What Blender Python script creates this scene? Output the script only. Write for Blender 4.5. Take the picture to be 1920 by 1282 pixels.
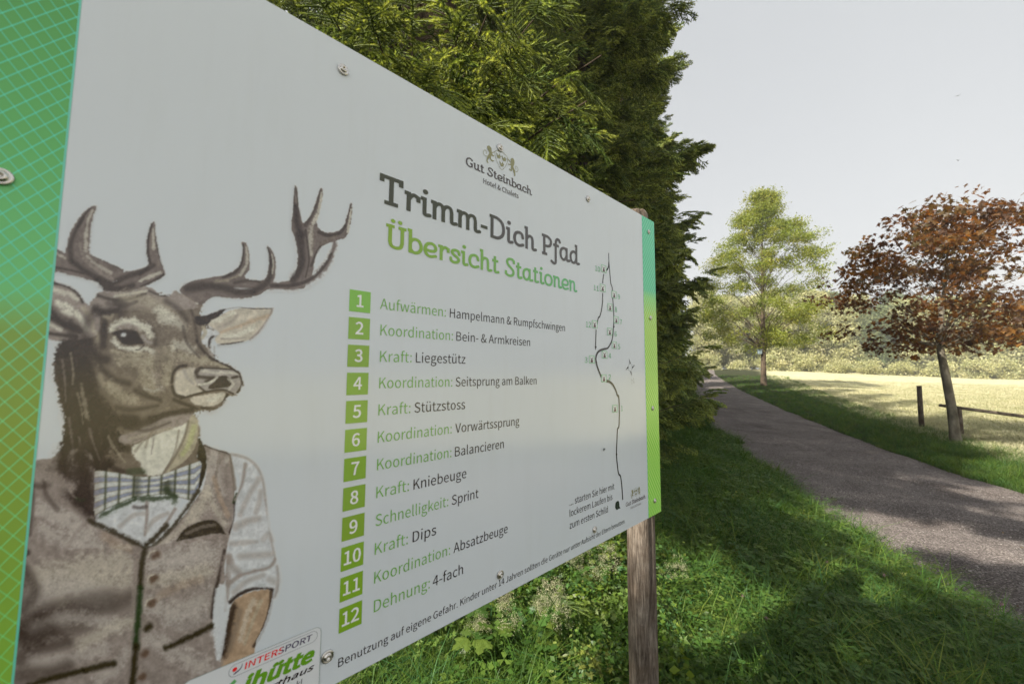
import bpy, math, random, json
import numpy as np
from mathutils import Vector, Matrix, Euler, Quaternion
for o in list(bpy.data.objects): bpy.data.objects.remove(o)
SC = bpy.context.scene; COL = SC.collection
R_ = math.radians
rnd = random.Random(7); NR = np.random.RandomState(7)

# ------------------------------------------------------------------ camera, sky, sun, exposure
FPX, CX, CY = 723.0, 960.0, 641.0
_up = np.array([42.6, -9164.5, 723.0]); _up /= np.linalg.norm(_up)
_f = np.array([0, 0, 1.0]); _Y = _f - _up * (_f @ _up); _Y /= np.linalg.norm(_Y)
CR_ = np.array([np.cross(_Y, _up), _Y, _up])             # camera axes -> world
CAM = np.array([0.0, 0.0, 1.6])
cd = bpy.data.cameras.new('camera'); cam = bpy.data.objects.new('camera', cd); COL.objects.link(cam)
cr, cu, cf = CR_ @ np.array([1, 0, 0]), CR_ @ np.array([0, -1, 0]), CR_ @ np.array([0, 0, 1])
cam.matrix_world = Matrix(((cr[0], cu[0], -cf[0], 0), (cr[1], cu[1], -cf[1], 0), (cr[2], cu[2], -cf[2], 1.6), (0, 0, 0, 1)))
cd.sensor_width = 36; cd.lens = 36 * FPX / 1920; cd.clip_start = .05; cd.clip_end = 5000
cd.dof.use_dof = True; cd.dof.focus_distance = 1.5; cd.dof.aperture_fstop = 4.0
SC.camera = cam

SUN_EL, SUN_DIR = 43.0, np.array([-.84, -.54])           # direction towards the sun
SUN_DIR = SUN_DIR / np.linalg.norm(SUN_DIR)
SKY_STR, SUN_STR, EXPO = .092, 5.0, 1.38
W = bpy.data.worlds.new('World'); SC.world = W; W.use_nodes = True
nt = W.node_tree; N = nt.nodes; N.clear(); Lk = nt.links.new
def nn(tree, t, **k):
    n = tree.nodes.new(t)
    for a, b in k.items(): setattr(n, a, b)
    return n
wo = nn(nt, 'ShaderNodeOutputWorld'); bg = nn(nt, 'ShaderNodeBackground'); bg.inputs[1].default_value = SKY_STR
sky = nn(nt, 'ShaderNodeTexSky', sky_type='NISHITA', sun_disc=False, sun_elevation=R_(SUN_EL), sun_rotation=math.atan2(SUN_DIR[0], SUN_DIR[1]))
sky.air_density = 1.0; sky.dust_density = 3.0; sky.ozone_density = 1.0
hs = nn(nt, 'ShaderNodeHueSaturation'); hs.inputs['Saturation'].default_value = .22; hs.inputs['Value'].default_value = 1.0
Lk(sky.outputs[0], hs.inputs['Color'])
hz = nn(nt, 'ShaderNodeMixRGB'); hz.inputs[0].default_value = .55; hz.inputs[2].default_value = (2.52, 2.66, 2.78, 1)   # thin veil of high haze
Lk(hs.outputs[0], hz.inputs[1])
tc = nn(nt, 'ShaderNodeTexCoord'); sx = nn(nt, 'ShaderNodeSeparateXYZ'); Lk(tc.outputs['Generated'], sx.inputs[0])
mp = nn(nt, 'ShaderNodeMapping'); mp.inputs['Scale'].default_value = (2.4, 2.4, 9.0); Lk(tc.outputs['Generated'], mp.inputs[0])
cn = nn(nt, 'ShaderNodeTexNoise'); cn.inputs['Scale'].default_value = 1.7; cn.inputs['Detail'].default_value = 7; cn.inputs['Roughness'].default_value = .55
Lk(mp.outputs[0], cn.inputs['Vector'])
cr1 = nn(nt, 'ShaderNodeValToRGB'); cr1.color_ramp.elements[0].position = .50; cr1.color_ramp.elements[1].position = .72
Lk(cn.outputs[0], cr1.inputs[0])
cr2 = nn(nt, 'ShaderNodeValToRGB')                         # clouds sit low in the sky
e = cr2.color_ramp.elements; e[0].position = 0; e[0].color = (1, 1, 1, 1); e[1].position = .25; e[1].color = (0, 0, 0, 1)
Lk(sx.outputs[2], cr2.inputs[0])
mu = nn(nt, 'ShaderNodeMath', operation='MULTIPLY'); Lk(cr1.outputs[0], mu.inputs[0]); Lk(cr2.outputs[0], mu.inputs[1])
mx = nn(nt, 'ShaderNodeMixRGB'); Lk(mu.outputs[0], mx.inputs[0]); Lk(hz.outputs[0], mx.inputs[1]); mx.inputs[2].default_value = (11, 10.6, 10, 1)
Lk(mx.outputs[0], bg.inputs[0]); Lk(bg.outputs[0], wo.inputs[0])
sd = bpy.data.lights.new('sun', 'SUN'); sd.energy = SUN_STR; sd.angle = R_(.55); sd.color = (1.0, .93, .80)
sun = bpy.data.objects.new('sun', sd); COL.objects.link(sun)
_s = Vector((SUN_DIR[0] * math.cos(R_(SUN_EL)), SUN_DIR[1] * math.cos(R_(SUN_EL)), math.sin(R_(SUN_EL))))
sun.rotation_euler = _s.to_track_quat('Z', 'Y').to_euler(); sun.location = (-20, -8, 30)
vs = SC.view_settings; vs.view_transform = 'Standard'; vs.look = 'None'; vs.gamma = 1; vs.exposure = EXPO; vs.use_curve_mapping = False

# ------------------------------------------------------------------ helpers
def lin(c): c = np.asarray(c, float) / 255.; return np.where(c <= .04045, c / 12.92, ((c + .055) / 1.055) ** 2.4)
PAPER = lin((172, 178, 181))
def ink(c): return np.clip(lin(c) / PAPER * np.array([.71, .745, .78]) - .026, .004, .85)  # printed colour as seen in shade -> albedo
def ray(px, py): return CR_ @ np.array([px - CX, py - CY, FPX])
def meshobj(name, me, mat=None, parent=None, kind=None):
    o = bpy.data.objects.new(name, me); COL.objects.link(o)
    if mat is not None and not me.materials: me.materials.append(mat)
    if parent is not None: o.parent = parent
    if kind: o['kind'] = kind
    return o
def mk_mesh(name, verts, faces, smooth=False):
    me = bpy.data.meshes.new(name); verts = np.asarray(verts, float)
    me.from_pydata([tuple(v) for v in verts.tolist()], [], [tuple(int(i) for i in f) for f in faces]); me.update()
    if smooth: me.polygons.foreach_set('use_smooth', [True] * len(me.polygons))
    return me
def fast_mesh(name, V, F, smooth=False):
    """V (n,3) array, F (m,k) int array of equal sized faces"""
    me = bpy.data.meshes.new(name); V = np.asarray(V, np.float32); F = np.asarray(F, np.int32); m, k = F.shape
    me.vertices.add(len(V)); me.vertices.foreach_set('co', V.ravel())
    me.loops.add(m * k); me.loops.foreach_set('vertex_index', F.ravel())
    me.polygons.add(m); me.polygons.foreach_set('loop_start', np.arange(0, m * k, k, dtype=np.int32))
    me.update(calc_edges=True)
    if smooth: me.polygons.foreach_set('use_smooth', np.ones(m, bool))
    return me
def vcol(me, cols, name='Col'):
    a = me.color_attributes.new(name, 'FLOAT_COLOR', 'POINT'); n = len(me.vertices)
    c = np.ones((n, 4), np.float32); c[:, :3] = cols; a.data.foreach_set('color', c.ravel())
def empty(name, loc, label, cat, group=None, rz=0):
    o = bpy.data.objects.new(name, None); COL.objects.link(o); o.location = loc; o.rotation_euler = (0, 0, rz); o.empty_display_size = .1
    o['label'] = label; o['category'] = cat
    if group: o['group'] = group
    return o
def tag(o, label, cat, group=None):
    o['label'] = label; o['category'] = cat
    if group: o['group'] = group
    return o
class MB:
    """collects simple solids into one mesh"""
    def __init__(s): s.v = []; s.f = []; s.c = []; s.cur = (1, 1, 1)
    def add(s, V, F):
        n = len(s.v); s.v += [tuple(map(float, v)) for v in V]; s.f += [tuple(int(i) + n for i in f) for f in F]; s.c += [s.cur] * len(V)
    def box(s, a, b):
        x0, y0, z0 = a; x1, y1, z1 = b
        s.add([(x0, y0, z0), (x1, y0, z0), (x1, y1, z0), (x0, y1, z0), (x0, y0, z1), (x1, y0, z1), (x1, y1, z1), (x0, y1, z1)],
              [(0, 3, 2, 1), (4, 5, 6, 7), (0, 1, 5, 4), (1, 2, 6, 5), (2, 3, 7, 6), (3, 0, 4, 7)])
    def tube(s, P, Rr, n=8, cap=True, wob=0, r_=rnd):
        P = [Vector(p) for p in P]; m = len(P); V = []; F = []
        if not hasattr(Rr, '__len__'): Rr = [Rr] * m
        up = Vector((0, 0, 1)); t0 = (P[1] - P[0]).normalized()
        if abs(t0.z) > .9: up = Vector((1, 0, 0))
        x = t0.cross(up).normalized()
        for i in range(m):
            t = (P[min(i + 1, m - 1)] - P[max(i - 1, 0)]).normalized(); x = (x - t * x.dot(t)).normalized(); y = t.cross(x)
            for k in range(n):
                a = 2 * math.pi * k / n; r = Rr[i] * (1 + wob * (r_.random() - .5)); V.append(P[i] + x * math.cos(a) * r + y * math.sin(a) * r)
        for i in range(m - 1):
            for k in range(n): F.append((i * n + k, i * n + (k + 1) % n, (i + 1) * n + (k + 1) % n, (i + 1) * n + k))
        if cap: F.append(tuple(range(n - 1, -1, -1))); F.append(tuple((m - 1) * n + k for k in range(n)))
        s.add(V, F)
    def lathe(s, prof, n=24, axis='z', org=(0, 0, 0)):
        V = []; F = []
        for r, h in prof:
            for k in range(n):
                a = 2 * math.pi * k / n; c, d = math.cos(a) * r, math.sin(a) * r
                p = (c, d, h) if axis == 'z' else (c, -h, d)
                V.append((p[0] + org[0], p[1] + org[1], p[2] + org[2]))
        for i in range(len(prof) - 1):
            for k in range(n): F.append((i * n + k, i * n + (k + 1) % n, (i + 1) * n + (k + 1) % n, (i + 1) * n + k))
        F.append(tuple(range(n - 1, -1, -1))); F.append(tuple((len(prof) - 1) * n + k for k in range(n)))
        s.add(V, F)
    def mesh(s, name, smooth=False, col=False):
        me = mk_mesh(name, s.v, s.f, smooth)
        if col: vcol(me, np.array(s.c))
        return me
    def build(s, name, mat, parent=None, smooth=False, kind=None, col=False): return meshobj(name, s.mesh(name, smooth, col), mat, parent, kind)

# ------------------------------------------------------------------ materials
def newmat(name):
    m = bpy.data.materials.new(name); m.use_nodes = True; t = m.node_tree; t.nodes.clear()
    out = nn(t, 'ShaderNodeOutputMaterial'); return m, t, out
def prin(t, out, rough=.6, base=None, spec=.5, metal=0):
    b = nn(t, 'ShaderNodeBsdfPrincipled'); b.inputs['Roughness'].default_value = rough; b.inputs['Metallic'].default_value = metal
    b.inputs['Specular IOR Level'].default_value = spec
    if base is not None: b.inputs['Base Color'].default_value = (*base, 1)
    t.links.new(b.outputs[0], out.inputs[0]); return b
def noise(t, scale, detail=4, rough=.55, coord='Object', vec=None, sc=None):
    n = nn(t, 'ShaderNodeTexNoise'); n.inputs['Scale'].default_value = scale; n.inputs['Detail'].default_value = detail; n.inputs['Roughness'].default_value = rough
    if vec is None:
        c = nn(t, 'ShaderNodeTexCoord'); vec = c.outputs[coord]
    if sc:
        m = nn(t, 'ShaderNodeMapping'); m.inputs['Scale'].default_value = sc; t.links.new(vec, m.inputs[0]); vec = m.outputs[0]
    t.links.new(vec, n.inputs['Vector']); return n
def ramp(t, fac, stops, interp='LINEAR'):
    r = nn(t, 'ShaderNodeValToRGB'); r.color_ramp.interpolation = interp; el = r.color_ramp.elements
    while len(el) < len(stops): el.new(.5)
    for e_, (p, c) in zip(el, stops): e_.position = p; e_.color = (*c, 1) if len(c) == 3 else c
    t.links.new(fac, r.inputs[0]); return r
def bump(t, b, h, strength=.4, dist=.01):
    n = nn(t, 'ShaderNodeBump'); n.inputs['Strength'].default_value = strength; n.inputs['Distance'].default_value = dist
    t.links.new(h, n.inputs['Height']); t.links.new(n.outputs[0], b.inputs['Normal']); return n
def mixc(t, f, a, b, mode='MIX'):
    m = nn(t, 'ShaderNodeMixRGB', blend_type=mode)
    for i, v in ((0, f), (1, a), (2, b)):
        if isinstance(v, (int, float)): m.inputs[i].default_value = v
        elif isinstance(v, (tuple, list, np.ndarray)): m.inputs[i].default_value = (*[float(q) for q in v[:3]], 1)
        else: t.links.new(v, m.inputs[i])
    return m.outputs[0]
def math_(t, op, a, b=None, c=None):
    m = nn(t, 'ShaderNodeMath', operation=op)
    for i, v in enumerate((a, b, c)):
        if v is None: continue
        if isinstance(v, (int, float)): m.inputs[i].default_value = float(v)
        else: t.links.new(v, m.inputs[i])
    return m.outputs[0]

def mat_print():
    m, t, o = newmat('printed_ink'); b = prin(t, o, .15, spec=.7)
    a = nn(t, 'ShaderNodeAttribute', attribute_name='Col'); t.links.new(a.outputs['Color'], b.inputs['Base Color']); return m
def mat_panel():
    m, t, o = newmat('white_laminate'); b = prin(t, o, .14, (.69, .72, .75), .75)
    n = noise(t, 1.6, 3); c = ramp(t, n.outputs[0], [(.3, (.66, .71, .765)), (.7, (.68, .735, .79))]); n4 = noise(t, 26, 6, .7, sc=(1, 1, .12)); c4 = ramp(t, n4.outputs[0], [(.3, (.975, .972, .965)), (.5, (1, 1, 1))]); t.links.new(mixc(t, 1, c.outputs[0], c4.outputs[0], 'MULTIPLY'), b.inputs['Base Color'])
    n2 = noise(t, 230, 2); r = ramp(t, n2.outputs[0], [(.35, (.11,) * 3), (.8, (.17,) * 3)]); t.links.new(r.outputs[0], b.inputs['Roughness']); return m
def mat_strip(name, grad, linecol, wline):
    """green strip: colour runs with height, diamond lattice of thin lines"""
    m, t, o = newmat(name); b = prin(t, o, .22); c = nn(t, 'ShaderNodeTexCoord'); s = nn(t, 'ShaderNodeSeparateXYZ'); t.links.new(c.outputs['Object'], s.inputs[0])
    z = math_(t, 'DIVIDE', math_(t, 'SUBTRACT', s.outputs[2], 1.06), 1.165)
    g = ramp(t, z, [(p, tuple(ink(q))) for p, q in grad]); gl = ramp(t, z, [(p, tuple(ink(q))) for p, q in linecol])
    u = math_(t, 'DIVIDE', s.outputs[0], .0161); v = math_(t, 'DIVIDE', s.outputs[2], .0218); ms = []
    for op, ph in (('ADD', .33), ('SUBTRACT', .79)):
        a = math_(t, 'ADD', math_(t, op, u, v), ph + 500); fr = math_(t, 'FRACT', a); d = math_(t, 'ABSOLUTE', math_(t, 'SUBTRACT', fr, .5)); d = math_(t, 'SUBTRACT', .5, d)
        k = nn(t, 'ShaderNodeMapRange'); k.inputs[1].default_value = wline; k.inputs[2].default_value = wline * .35; k.inputs[3].default_value = 0; k.inputs[4].default_value = 1
        t.links.new(d, k.inputs[0]); ms.append(k.outputs[0])
    k = math_(t, 'MINIMUM', math_(t, 'ADD', math_(t, 'MULTIPLY', ms[0], .62), math_(t, 'MULTIPLY', ms[1], .78)), 1)
    t.links.new(mixc(t, k, g.outputs[0], gl.outputs[0]), b.inputs['Base Color']); return m
def mat_wood(name, dark, light, crack=True, grain=1.0):
    m, t, o = newmat(name); b = prin(t, o, .85, spec=.2)
    n1 = noise(t, 11, 9, .7, sc=(2.4, 2.4, .34)); n1.inputs['Distortion'].default_value = 1.1; n2 = noise(t, 75, 6, .75, sc=(2.2, 2.2, .16)); n3 = noise(t, 5.5, 5, .7)
    c1 = ramp(t, n1.outputs[0], [(.3, dark), (.52, tuple(np.array(dark) * .5 + np.array(light) * .5)), (.72, light)])
    c2 = ramp(t, n2.outputs[0], [(.38, (.42, .39, .37)), (.62, (1.3, 1.28, 1.25))])
    c3 = ramp(t, n3.outputs[0], [(.35, (.70, .60, .52)), (.6, (1.25, 1.27, 1.28))])
    cc = mixc(t, 1.0, mixc(t, 1.0, c1.outputs[0], c2.outputs[0], 'MULTIPLY'), c3.outputs[0], 'MULTIPLY'); t.links.new(cc, b.inputs['Base Color'])
    h = math_(t, 'ADD', n1.outputs[0], math_(t, 'MULTIPLY', n2.outputs[0], .7)); bump(t, b, h, .55, .006); return m
def mat_bark(name, dark, light, sc=14):
    m, t, o = newmat(name); b = prin(t, o, .9, spec=.15); n1 = noise(t, sc, 6, .65, sc=(1, 1, .45)); n2 = noise(t, sc * .25, 3)
    c = ramp(t, n1.outputs[0], [(.32, dark), (.7, light)]); c2 = ramp(t, n2.outputs[0], [(.35, (.7, .72, .66)), (.65, (1.15, 1.15, 1.1))])
    t.links.new(mixc(t, 1, c.outputs[0], c2.outputs[0], 'MULTIPLY'), b.inputs['Base Color']); bump(t, b, n1.outputs[0], .8, .02); return m
def mat_leaf(name, cols, trans, amt=.4, rough=.5, useattr=True, spec=.4, var=.35):
    """foliage: reflecting plus light passing through; the shade differs from spray to spray"""
    m, t, o = newmat(name); b = nn(t, 'ShaderNodeBsdfPrincipled'); b.inputs['Roughness'].default_value = rough; b.inputs['Specular IOR Level'].default_value = spec
    tr = nn(t, 'ShaderNodeBsdfTranslucent'); oi = nn(t, 'ShaderNodeObjectInfo')
    k = len(cols) - 1; c = ramp(t, oi.outputs['Random'], [(i / max(k, 1), q) for i, q in enumerate(cols)]).outputs[0]
    if useattr:
        a = nn(t, 'ShaderNodeAttribute', attribute_name='Col'); c = mixc(t, 1, c, a.outputs['Color'], 'MULTIPLY')
    t.links.new(c, b.inputs['Base Color']); t.links.new(mixc(t, 1, c, trans, 'MULTIPLY'), tr.inputs[0])
    x = nn(t, 'ShaderNodeMixShader'); x.inputs[0].default_value = amt; t.links.new(b.outputs[0], x.inputs[1]); t.links.new(tr.outputs[0], x.inputs[2]); t.links.new(x.outputs[0], o.inputs[0]); return m
M = {}
M['print'] = mat_print(); M['panel'] = mat_panel()
M['strip_left'] = mat_strip('green_diamond_strip', [(0, (104, 150, 62)), (.16, (110, 150, 64)), (.40, (112, 136, 60)), (.50, (108, 138, 66)), (.545, (94, 165, 105)), (.70, (84, 150, 88)), (1, (72, 122, 66))],
                            [(0, (104, 176, 92)), (.45, (104, 178, 118)), (.56, (84, 180, 156)), (1, (80, 170, 140))], .075)
M['strip_right'] = mat_strip('teal_diamond_strip', [(0, (116, 178, 74)), (.35, (118, 176, 72)), (.66, (134, 172, 70)), (.72, (112, 172, 90)), (.745, (70, 160, 118)), (1, (72, 162, 126))],
                             [(0, (168, 205, 122)), (.6, (170, 195, 110)), (.76, (105, 185, 155)), (1, (110, 185, 160))], .12)
M['edge'] = mat_bark('panel_edge', (.5, .5, .5), (.62, .62, .6), 30)
M['post'] = mat_wood('weathered_post_wood', (.070, .056, .046), (.225, .195, .168))
M['rail'] = mat_wood('dark_rail_wood', (.06, .05, .04), (.2, .17, .14))
def mat_steel():
    m, t, o = newmat('screw_steel'); b = prin(t, o, .28, (.62, .6, .57), metal=1); n = noise(t, 160, 3); r = ramp(t, n.outputs[0], [(.3, (.2,) * 3), (.7, (.42,) * 3)]); t.links.new(r.outputs[0], b.inputs['Roughness']); return m
M['steel'] = mat_steel()
M['bark_spruce'] = mat_bark('spruce_bark', (.05, .036, .028), (.16, .12, .09))
M['bark_maple'] = mat_bark('maple_bark', (.08, .068, .055), (.26, .235, .2), 9)
M['needle'] = mat_leaf('spruce_needles', [(.092, .122, .034), (.120, .148, .040), (.155, .178, .052), (.085, .130, .046)], (1.4, 1.35, .6), .36, .5, spec=.3)
M['maple'] = mat_leaf('copper_maple_leaves', [(.055, .034, .024), (.075, .042, .025), (.17, .095, .030), (.075, .065, .028), (.12, .06, .028)], (3.2, 2.0, .7), .42, .42)
M['ash'] = mat_leaf('yellow_green_leaves', [(.13, .18, .03), (.24, .27, .045), (.17, .22, .035), (.33, .32, .07)], (1.5, 1.4, .5), .46, .5)
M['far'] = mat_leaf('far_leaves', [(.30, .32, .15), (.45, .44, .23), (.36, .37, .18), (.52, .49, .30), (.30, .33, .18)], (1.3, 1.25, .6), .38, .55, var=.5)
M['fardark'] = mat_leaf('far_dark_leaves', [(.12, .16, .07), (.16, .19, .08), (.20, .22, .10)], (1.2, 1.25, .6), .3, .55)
M['grass'] = mat_leaf('verge_grass', [(.040, .100, .016), (.062, .130, .018), (.105, .165, .024), (.036, .115, .042), (.15, .18, .03)], (1.5, 1.45, .45), .4, .5, spec=.3)
M['hay'] = mat_leaf('mown_meadow_grass', [(.27, .29, .15), (.42, .40, .27), (.52, .48, .36), (.33, .34, .20)], (1.2, 1.2, .7), .3, .6)
M['herb'] = mat_leaf('herb_leaves', [(.048, .110, .024), (.070, .135, .026), (.12, .17, .03)], (1.5, 1.5, .5), .38, .45, spec=.35)
M['weed'] = mat_leaf('leafy_undergrowth', [(.055, .125, .02), (.09, .155, .022), (.15, .20, .03), (.05, .135, .045), (.19, .21, .045)], (1.4, 1.35, .5), .42, .45, spec=.35)
M['litter'] = mat_leaf('dry_leaf', [(.16, .09, .045), (.26, .17, .08), (.10, .06, .035), (.30, .24, .12)], (1.1, 1, .8), .15, .7, spec=.2)
M['flower'] = mat_leaf('cream_blossom', [(.30, .31, .17), (.42, .41, .26), (.26, .29, .15)], (1, 1, .9), .35, .7)
M['pink'] = mat_leaf('clover_pink', [(.42, .18, .30), (.5, .24, .38)], (1, .9, 1), .3, .6)

# ------------------------------------------------------------------ terrain
def sstep(x): x = np.clip(x, 0, 1); return x * x * (3 - 2 * x)
def zbase(x, y):
    x = np.asarray(x, float); y = np.asarray(y, float)
    p = np.interp(y, [-400, 6, 8, 9.5, 11.5, 13.6, 18, 23.6, 35, 48, 70, 100, 3000], [0, 0, .02, .09, .18, .26, .35, .46, .88, 1.47, 2.3, 2.7, 2.7])
    return p * (1 - .55 * sstep((x / np.maximum(y, 5) - .55) / .8))
def hit(px, py):
    r = ray(px, py); t = 0.002
    lo = None
    for k in range(4000):
        t2 = t * 1.004; p = CAM + r * t2
        if p[2] < zbase(p[0], p[1]): break
        t = t2
    for _ in range(30):
        m = (t + t2) / 2; p = CAM + r * m
        if p[2] < zbase(p[0], p[1]): t2 = m
        else: t = m
    return CAM + r * t
LE = [hit(*p) for p in [(1300, 697), (1302.5, 717), (1305, 737), (1308, 760), (1326, 797), (1366, 822), (1420, 873), (1519, 943), (1607, 1027), (1702, 1090), (1833, 1177), (1920, 1209)]][::-1]
RE = [hit(*p) for p in [(1340, 702), (1395, 735), (1475, 771), (1585, 815), (1694, 855), (1803, 892), (1920, 928)]][::-1]
ly = np.array([-30, -8, 0] + [p[1] for p in LE] + [90]); lx = np.array([0.2, 1.7, 2.5] + [p[0] for p in LE] + [44.])
ry = np.array([-30, -8, 0] + [p[1] for p in RE] + [90]); rx = np.array([3.4, 4.8, 5.6] + [p[0] for p in RE] + [47.])
print('LE', [(round(a, 2), round(b, 2)) for a, b in zip(lx, ly)]); print('RE', [(round(a, 2), round(b, 2)) for a, b in zip(rx, ry)])
def xl(y): return np.interp(y, ly, lx)
def xr(y): return np.interp(y, ry, rx)
def gz(x, y):
    """ground height with the low banks left and right of the path"""
    x = np.asarray(x, float); y = np.asarray(y, float)
    l = xl(y) - x; r = x - xr(y)
    b = .13 * sstep(l / 1.3) + .05 * sstep(r / .8) + .02 * np.sin(x * 1.7 + y) * np.sin(y * 1.3 - x * .6) * sstep(np.maximum(l, r) / .6)
    return zbase(x, y) + b
def axis_grid(segs):
    o = []
    for a, b, s in segs: o += list(np.arange(a, b, s))
    return np.array(o + [segs[-1][1]])
gx = axis_grid([(-900, -60, 40), (-60, -10, 5), (-10, -2, .8), (-2, 16, .3), (16, 60, 1.2), (60, 140, 8), (140, 1200, 60)])
gy = axis_grid([(-700, -40, 40), (-40, -6, 3), (-6, 0, .6), (0, 16, .25), (16, 60, .7), (60, 140, 5), (140, 1500, 60)])
GX, GY = np.meshgrid(gx, gy); GZ = gz(GX, GY)
# the ground is pressed down under the gravel sheet
GZ -= .03 * ((GX > xl(GY) + .12) & (GX < xr(GY) - .12))
nx_, ny_ = len(gx), len(gy); idx = np.arange(nx_ * ny_).reshape(ny_, nx_)
F4 = np.stack([idx[:-1, :-1], idx[:-1, 1:], idx[1:, 1:], idx[1:, :-1]], -1).reshape(-1, 4)
gm = fast_mesh('ground', np.stack([GX, GY, GZ], -1).reshape(-1, 3), F4, True)
zone = sstep((GX - xr(GY) - 1.0 - .1 * GY) / 1.2).ravel(); vcol(gm, np.stack([zone] * 3, -1), 'Zone')
def mat_ground():
    m, t, o = newmat('meadow_soil_and_turf'); b = prin(t, o, .95, spec=.1)
    a = nn(t, 'ShaderNodeAttribute', attribute_name='Zone')
    n1 = noise(t, .55, 6, .6); n2 = noise(t, 9, 6, .7); n3 = noise(t, .12, 3); n4 = noise(t, 1.2, 5, .7, sc=(.25, 1.6, 1))
    mow = ramp(t, n2.outputs[0], [(.3, (.29, .29, .17)), (.5, (.45, .42, .28)), (.72, (.60, .54, .41))])
    mow2 = ramp(t, n4.outputs[0], [(.35, (.72, .8, .62)), (.6, (1.25, 1.2, 1.15))])
    soil = ramp(t, n2.outputs[0], [(.35, (.018, .022, .009)), (.7, (.05, .055, .022))])
    c = mixc(t, a.outputs['Fac'], soil.outputs[0], mixc(t, 1, mow.outputs[0], mow2.outputs[0], 'MULTIPLY')); t.links.new(c, b.inputs['Base Color'])
    bump(t, b, n2.outputs[0], .6, .05); return m
meshobj('ground', gm, mat_ground(), kind='structure')
# gravel path
py_ = axis_grid([(-30, 0, 1.5), (0, 14, .12), (14, 50, .5), (50, 90, 2)]); NCOL = 34
PV = []
for y in py_:
    a, b = float(xl(y)), float(xr(y)); wv = .09 * math.sin(y * 2.3) + .06 * math.sin(y * 5.1 + 1) + .03 * math.sin(y * 11.7)
    for k in range(NCOL + 1):
        s = k / NCOL; x = a - .1 + wv * (1 - s) + (b - a + .16) * s
        h = .016 + .035 * (1 - (2 * s - 1) ** 2) + .01 * math.sin(x * 3.1 + y * 2.2) - (.03 if k in (0, NCOL) else 0)
        PV.append((x, y, float(zbase(x, y)) + h))
ii = np.arange(len(PV)).reshape(len(py_), NCOL + 1)
PF = np.stack([ii[:-1, :-1], ii[:-1, 1:], ii[1:, 1:], ii[1:, :-1]], -1).reshape(-1, 4)
def mat_gravel():
    m, t, o = newmat('fine_gravel'); b = prin(t, o, .92, spec=.2)
    v = nn(t, 'ShaderNodeTexVoronoi'); v.inputs['Scale'].default_value = 105; c0 = nn(t, 'ShaderNodeTexCoord'); t.links.new(c0.outputs['Object'], v.inputs['Vector'])
    sp = nn(t, 'ShaderNodeSeparateXYZ'); t.links.new(v.outputs['Color'], sp.inputs[0])
    c1 = ramp(t, sp.outputs[0], [(0, (.072, .062, .059)), (.5, (.155, .136, .131)), (.86, (.24, .214, .205)), (1, (.38, .35, .335))])
    n = noise(t, 1.1, 8, .7); n.inputs['Distortion'].default_value = .6; c2 = ramp(t, n.outputs[0], [(.34, (.62, .58, .56)), (.52, (.95, .94, .93)), (.68, (1.3, 1.27, 1.22))])
    n2 = noise(t, 180, 3, .7); c3 = ramp(t, n2.outputs[0], [(.3, (.66, .65, .65)), (.7, (1.25, 1.25, 1.25))])
    t.links.new(mixc(t, 1, mixc(t, 1, c1.outputs[0], c2.outputs[0], 'MULTIPLY'), c3.outputs[0], 'MULTIPLY'), b.inputs['Base Color'])
    h = math_(t, 'ADD', math_(t, 'MULTIPLY', v.outputs['Distance'], -1.0), math_(t, 'MULTIPLY', n2.outputs[0], .5)); bump(t, b, h, .7, .012); return m
M['gravel'] = mat_gravel()
meshobj('gravel_path', fast_mesh('gravel_path', PV, PF, True), M['gravel'], kind='structure')

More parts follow.
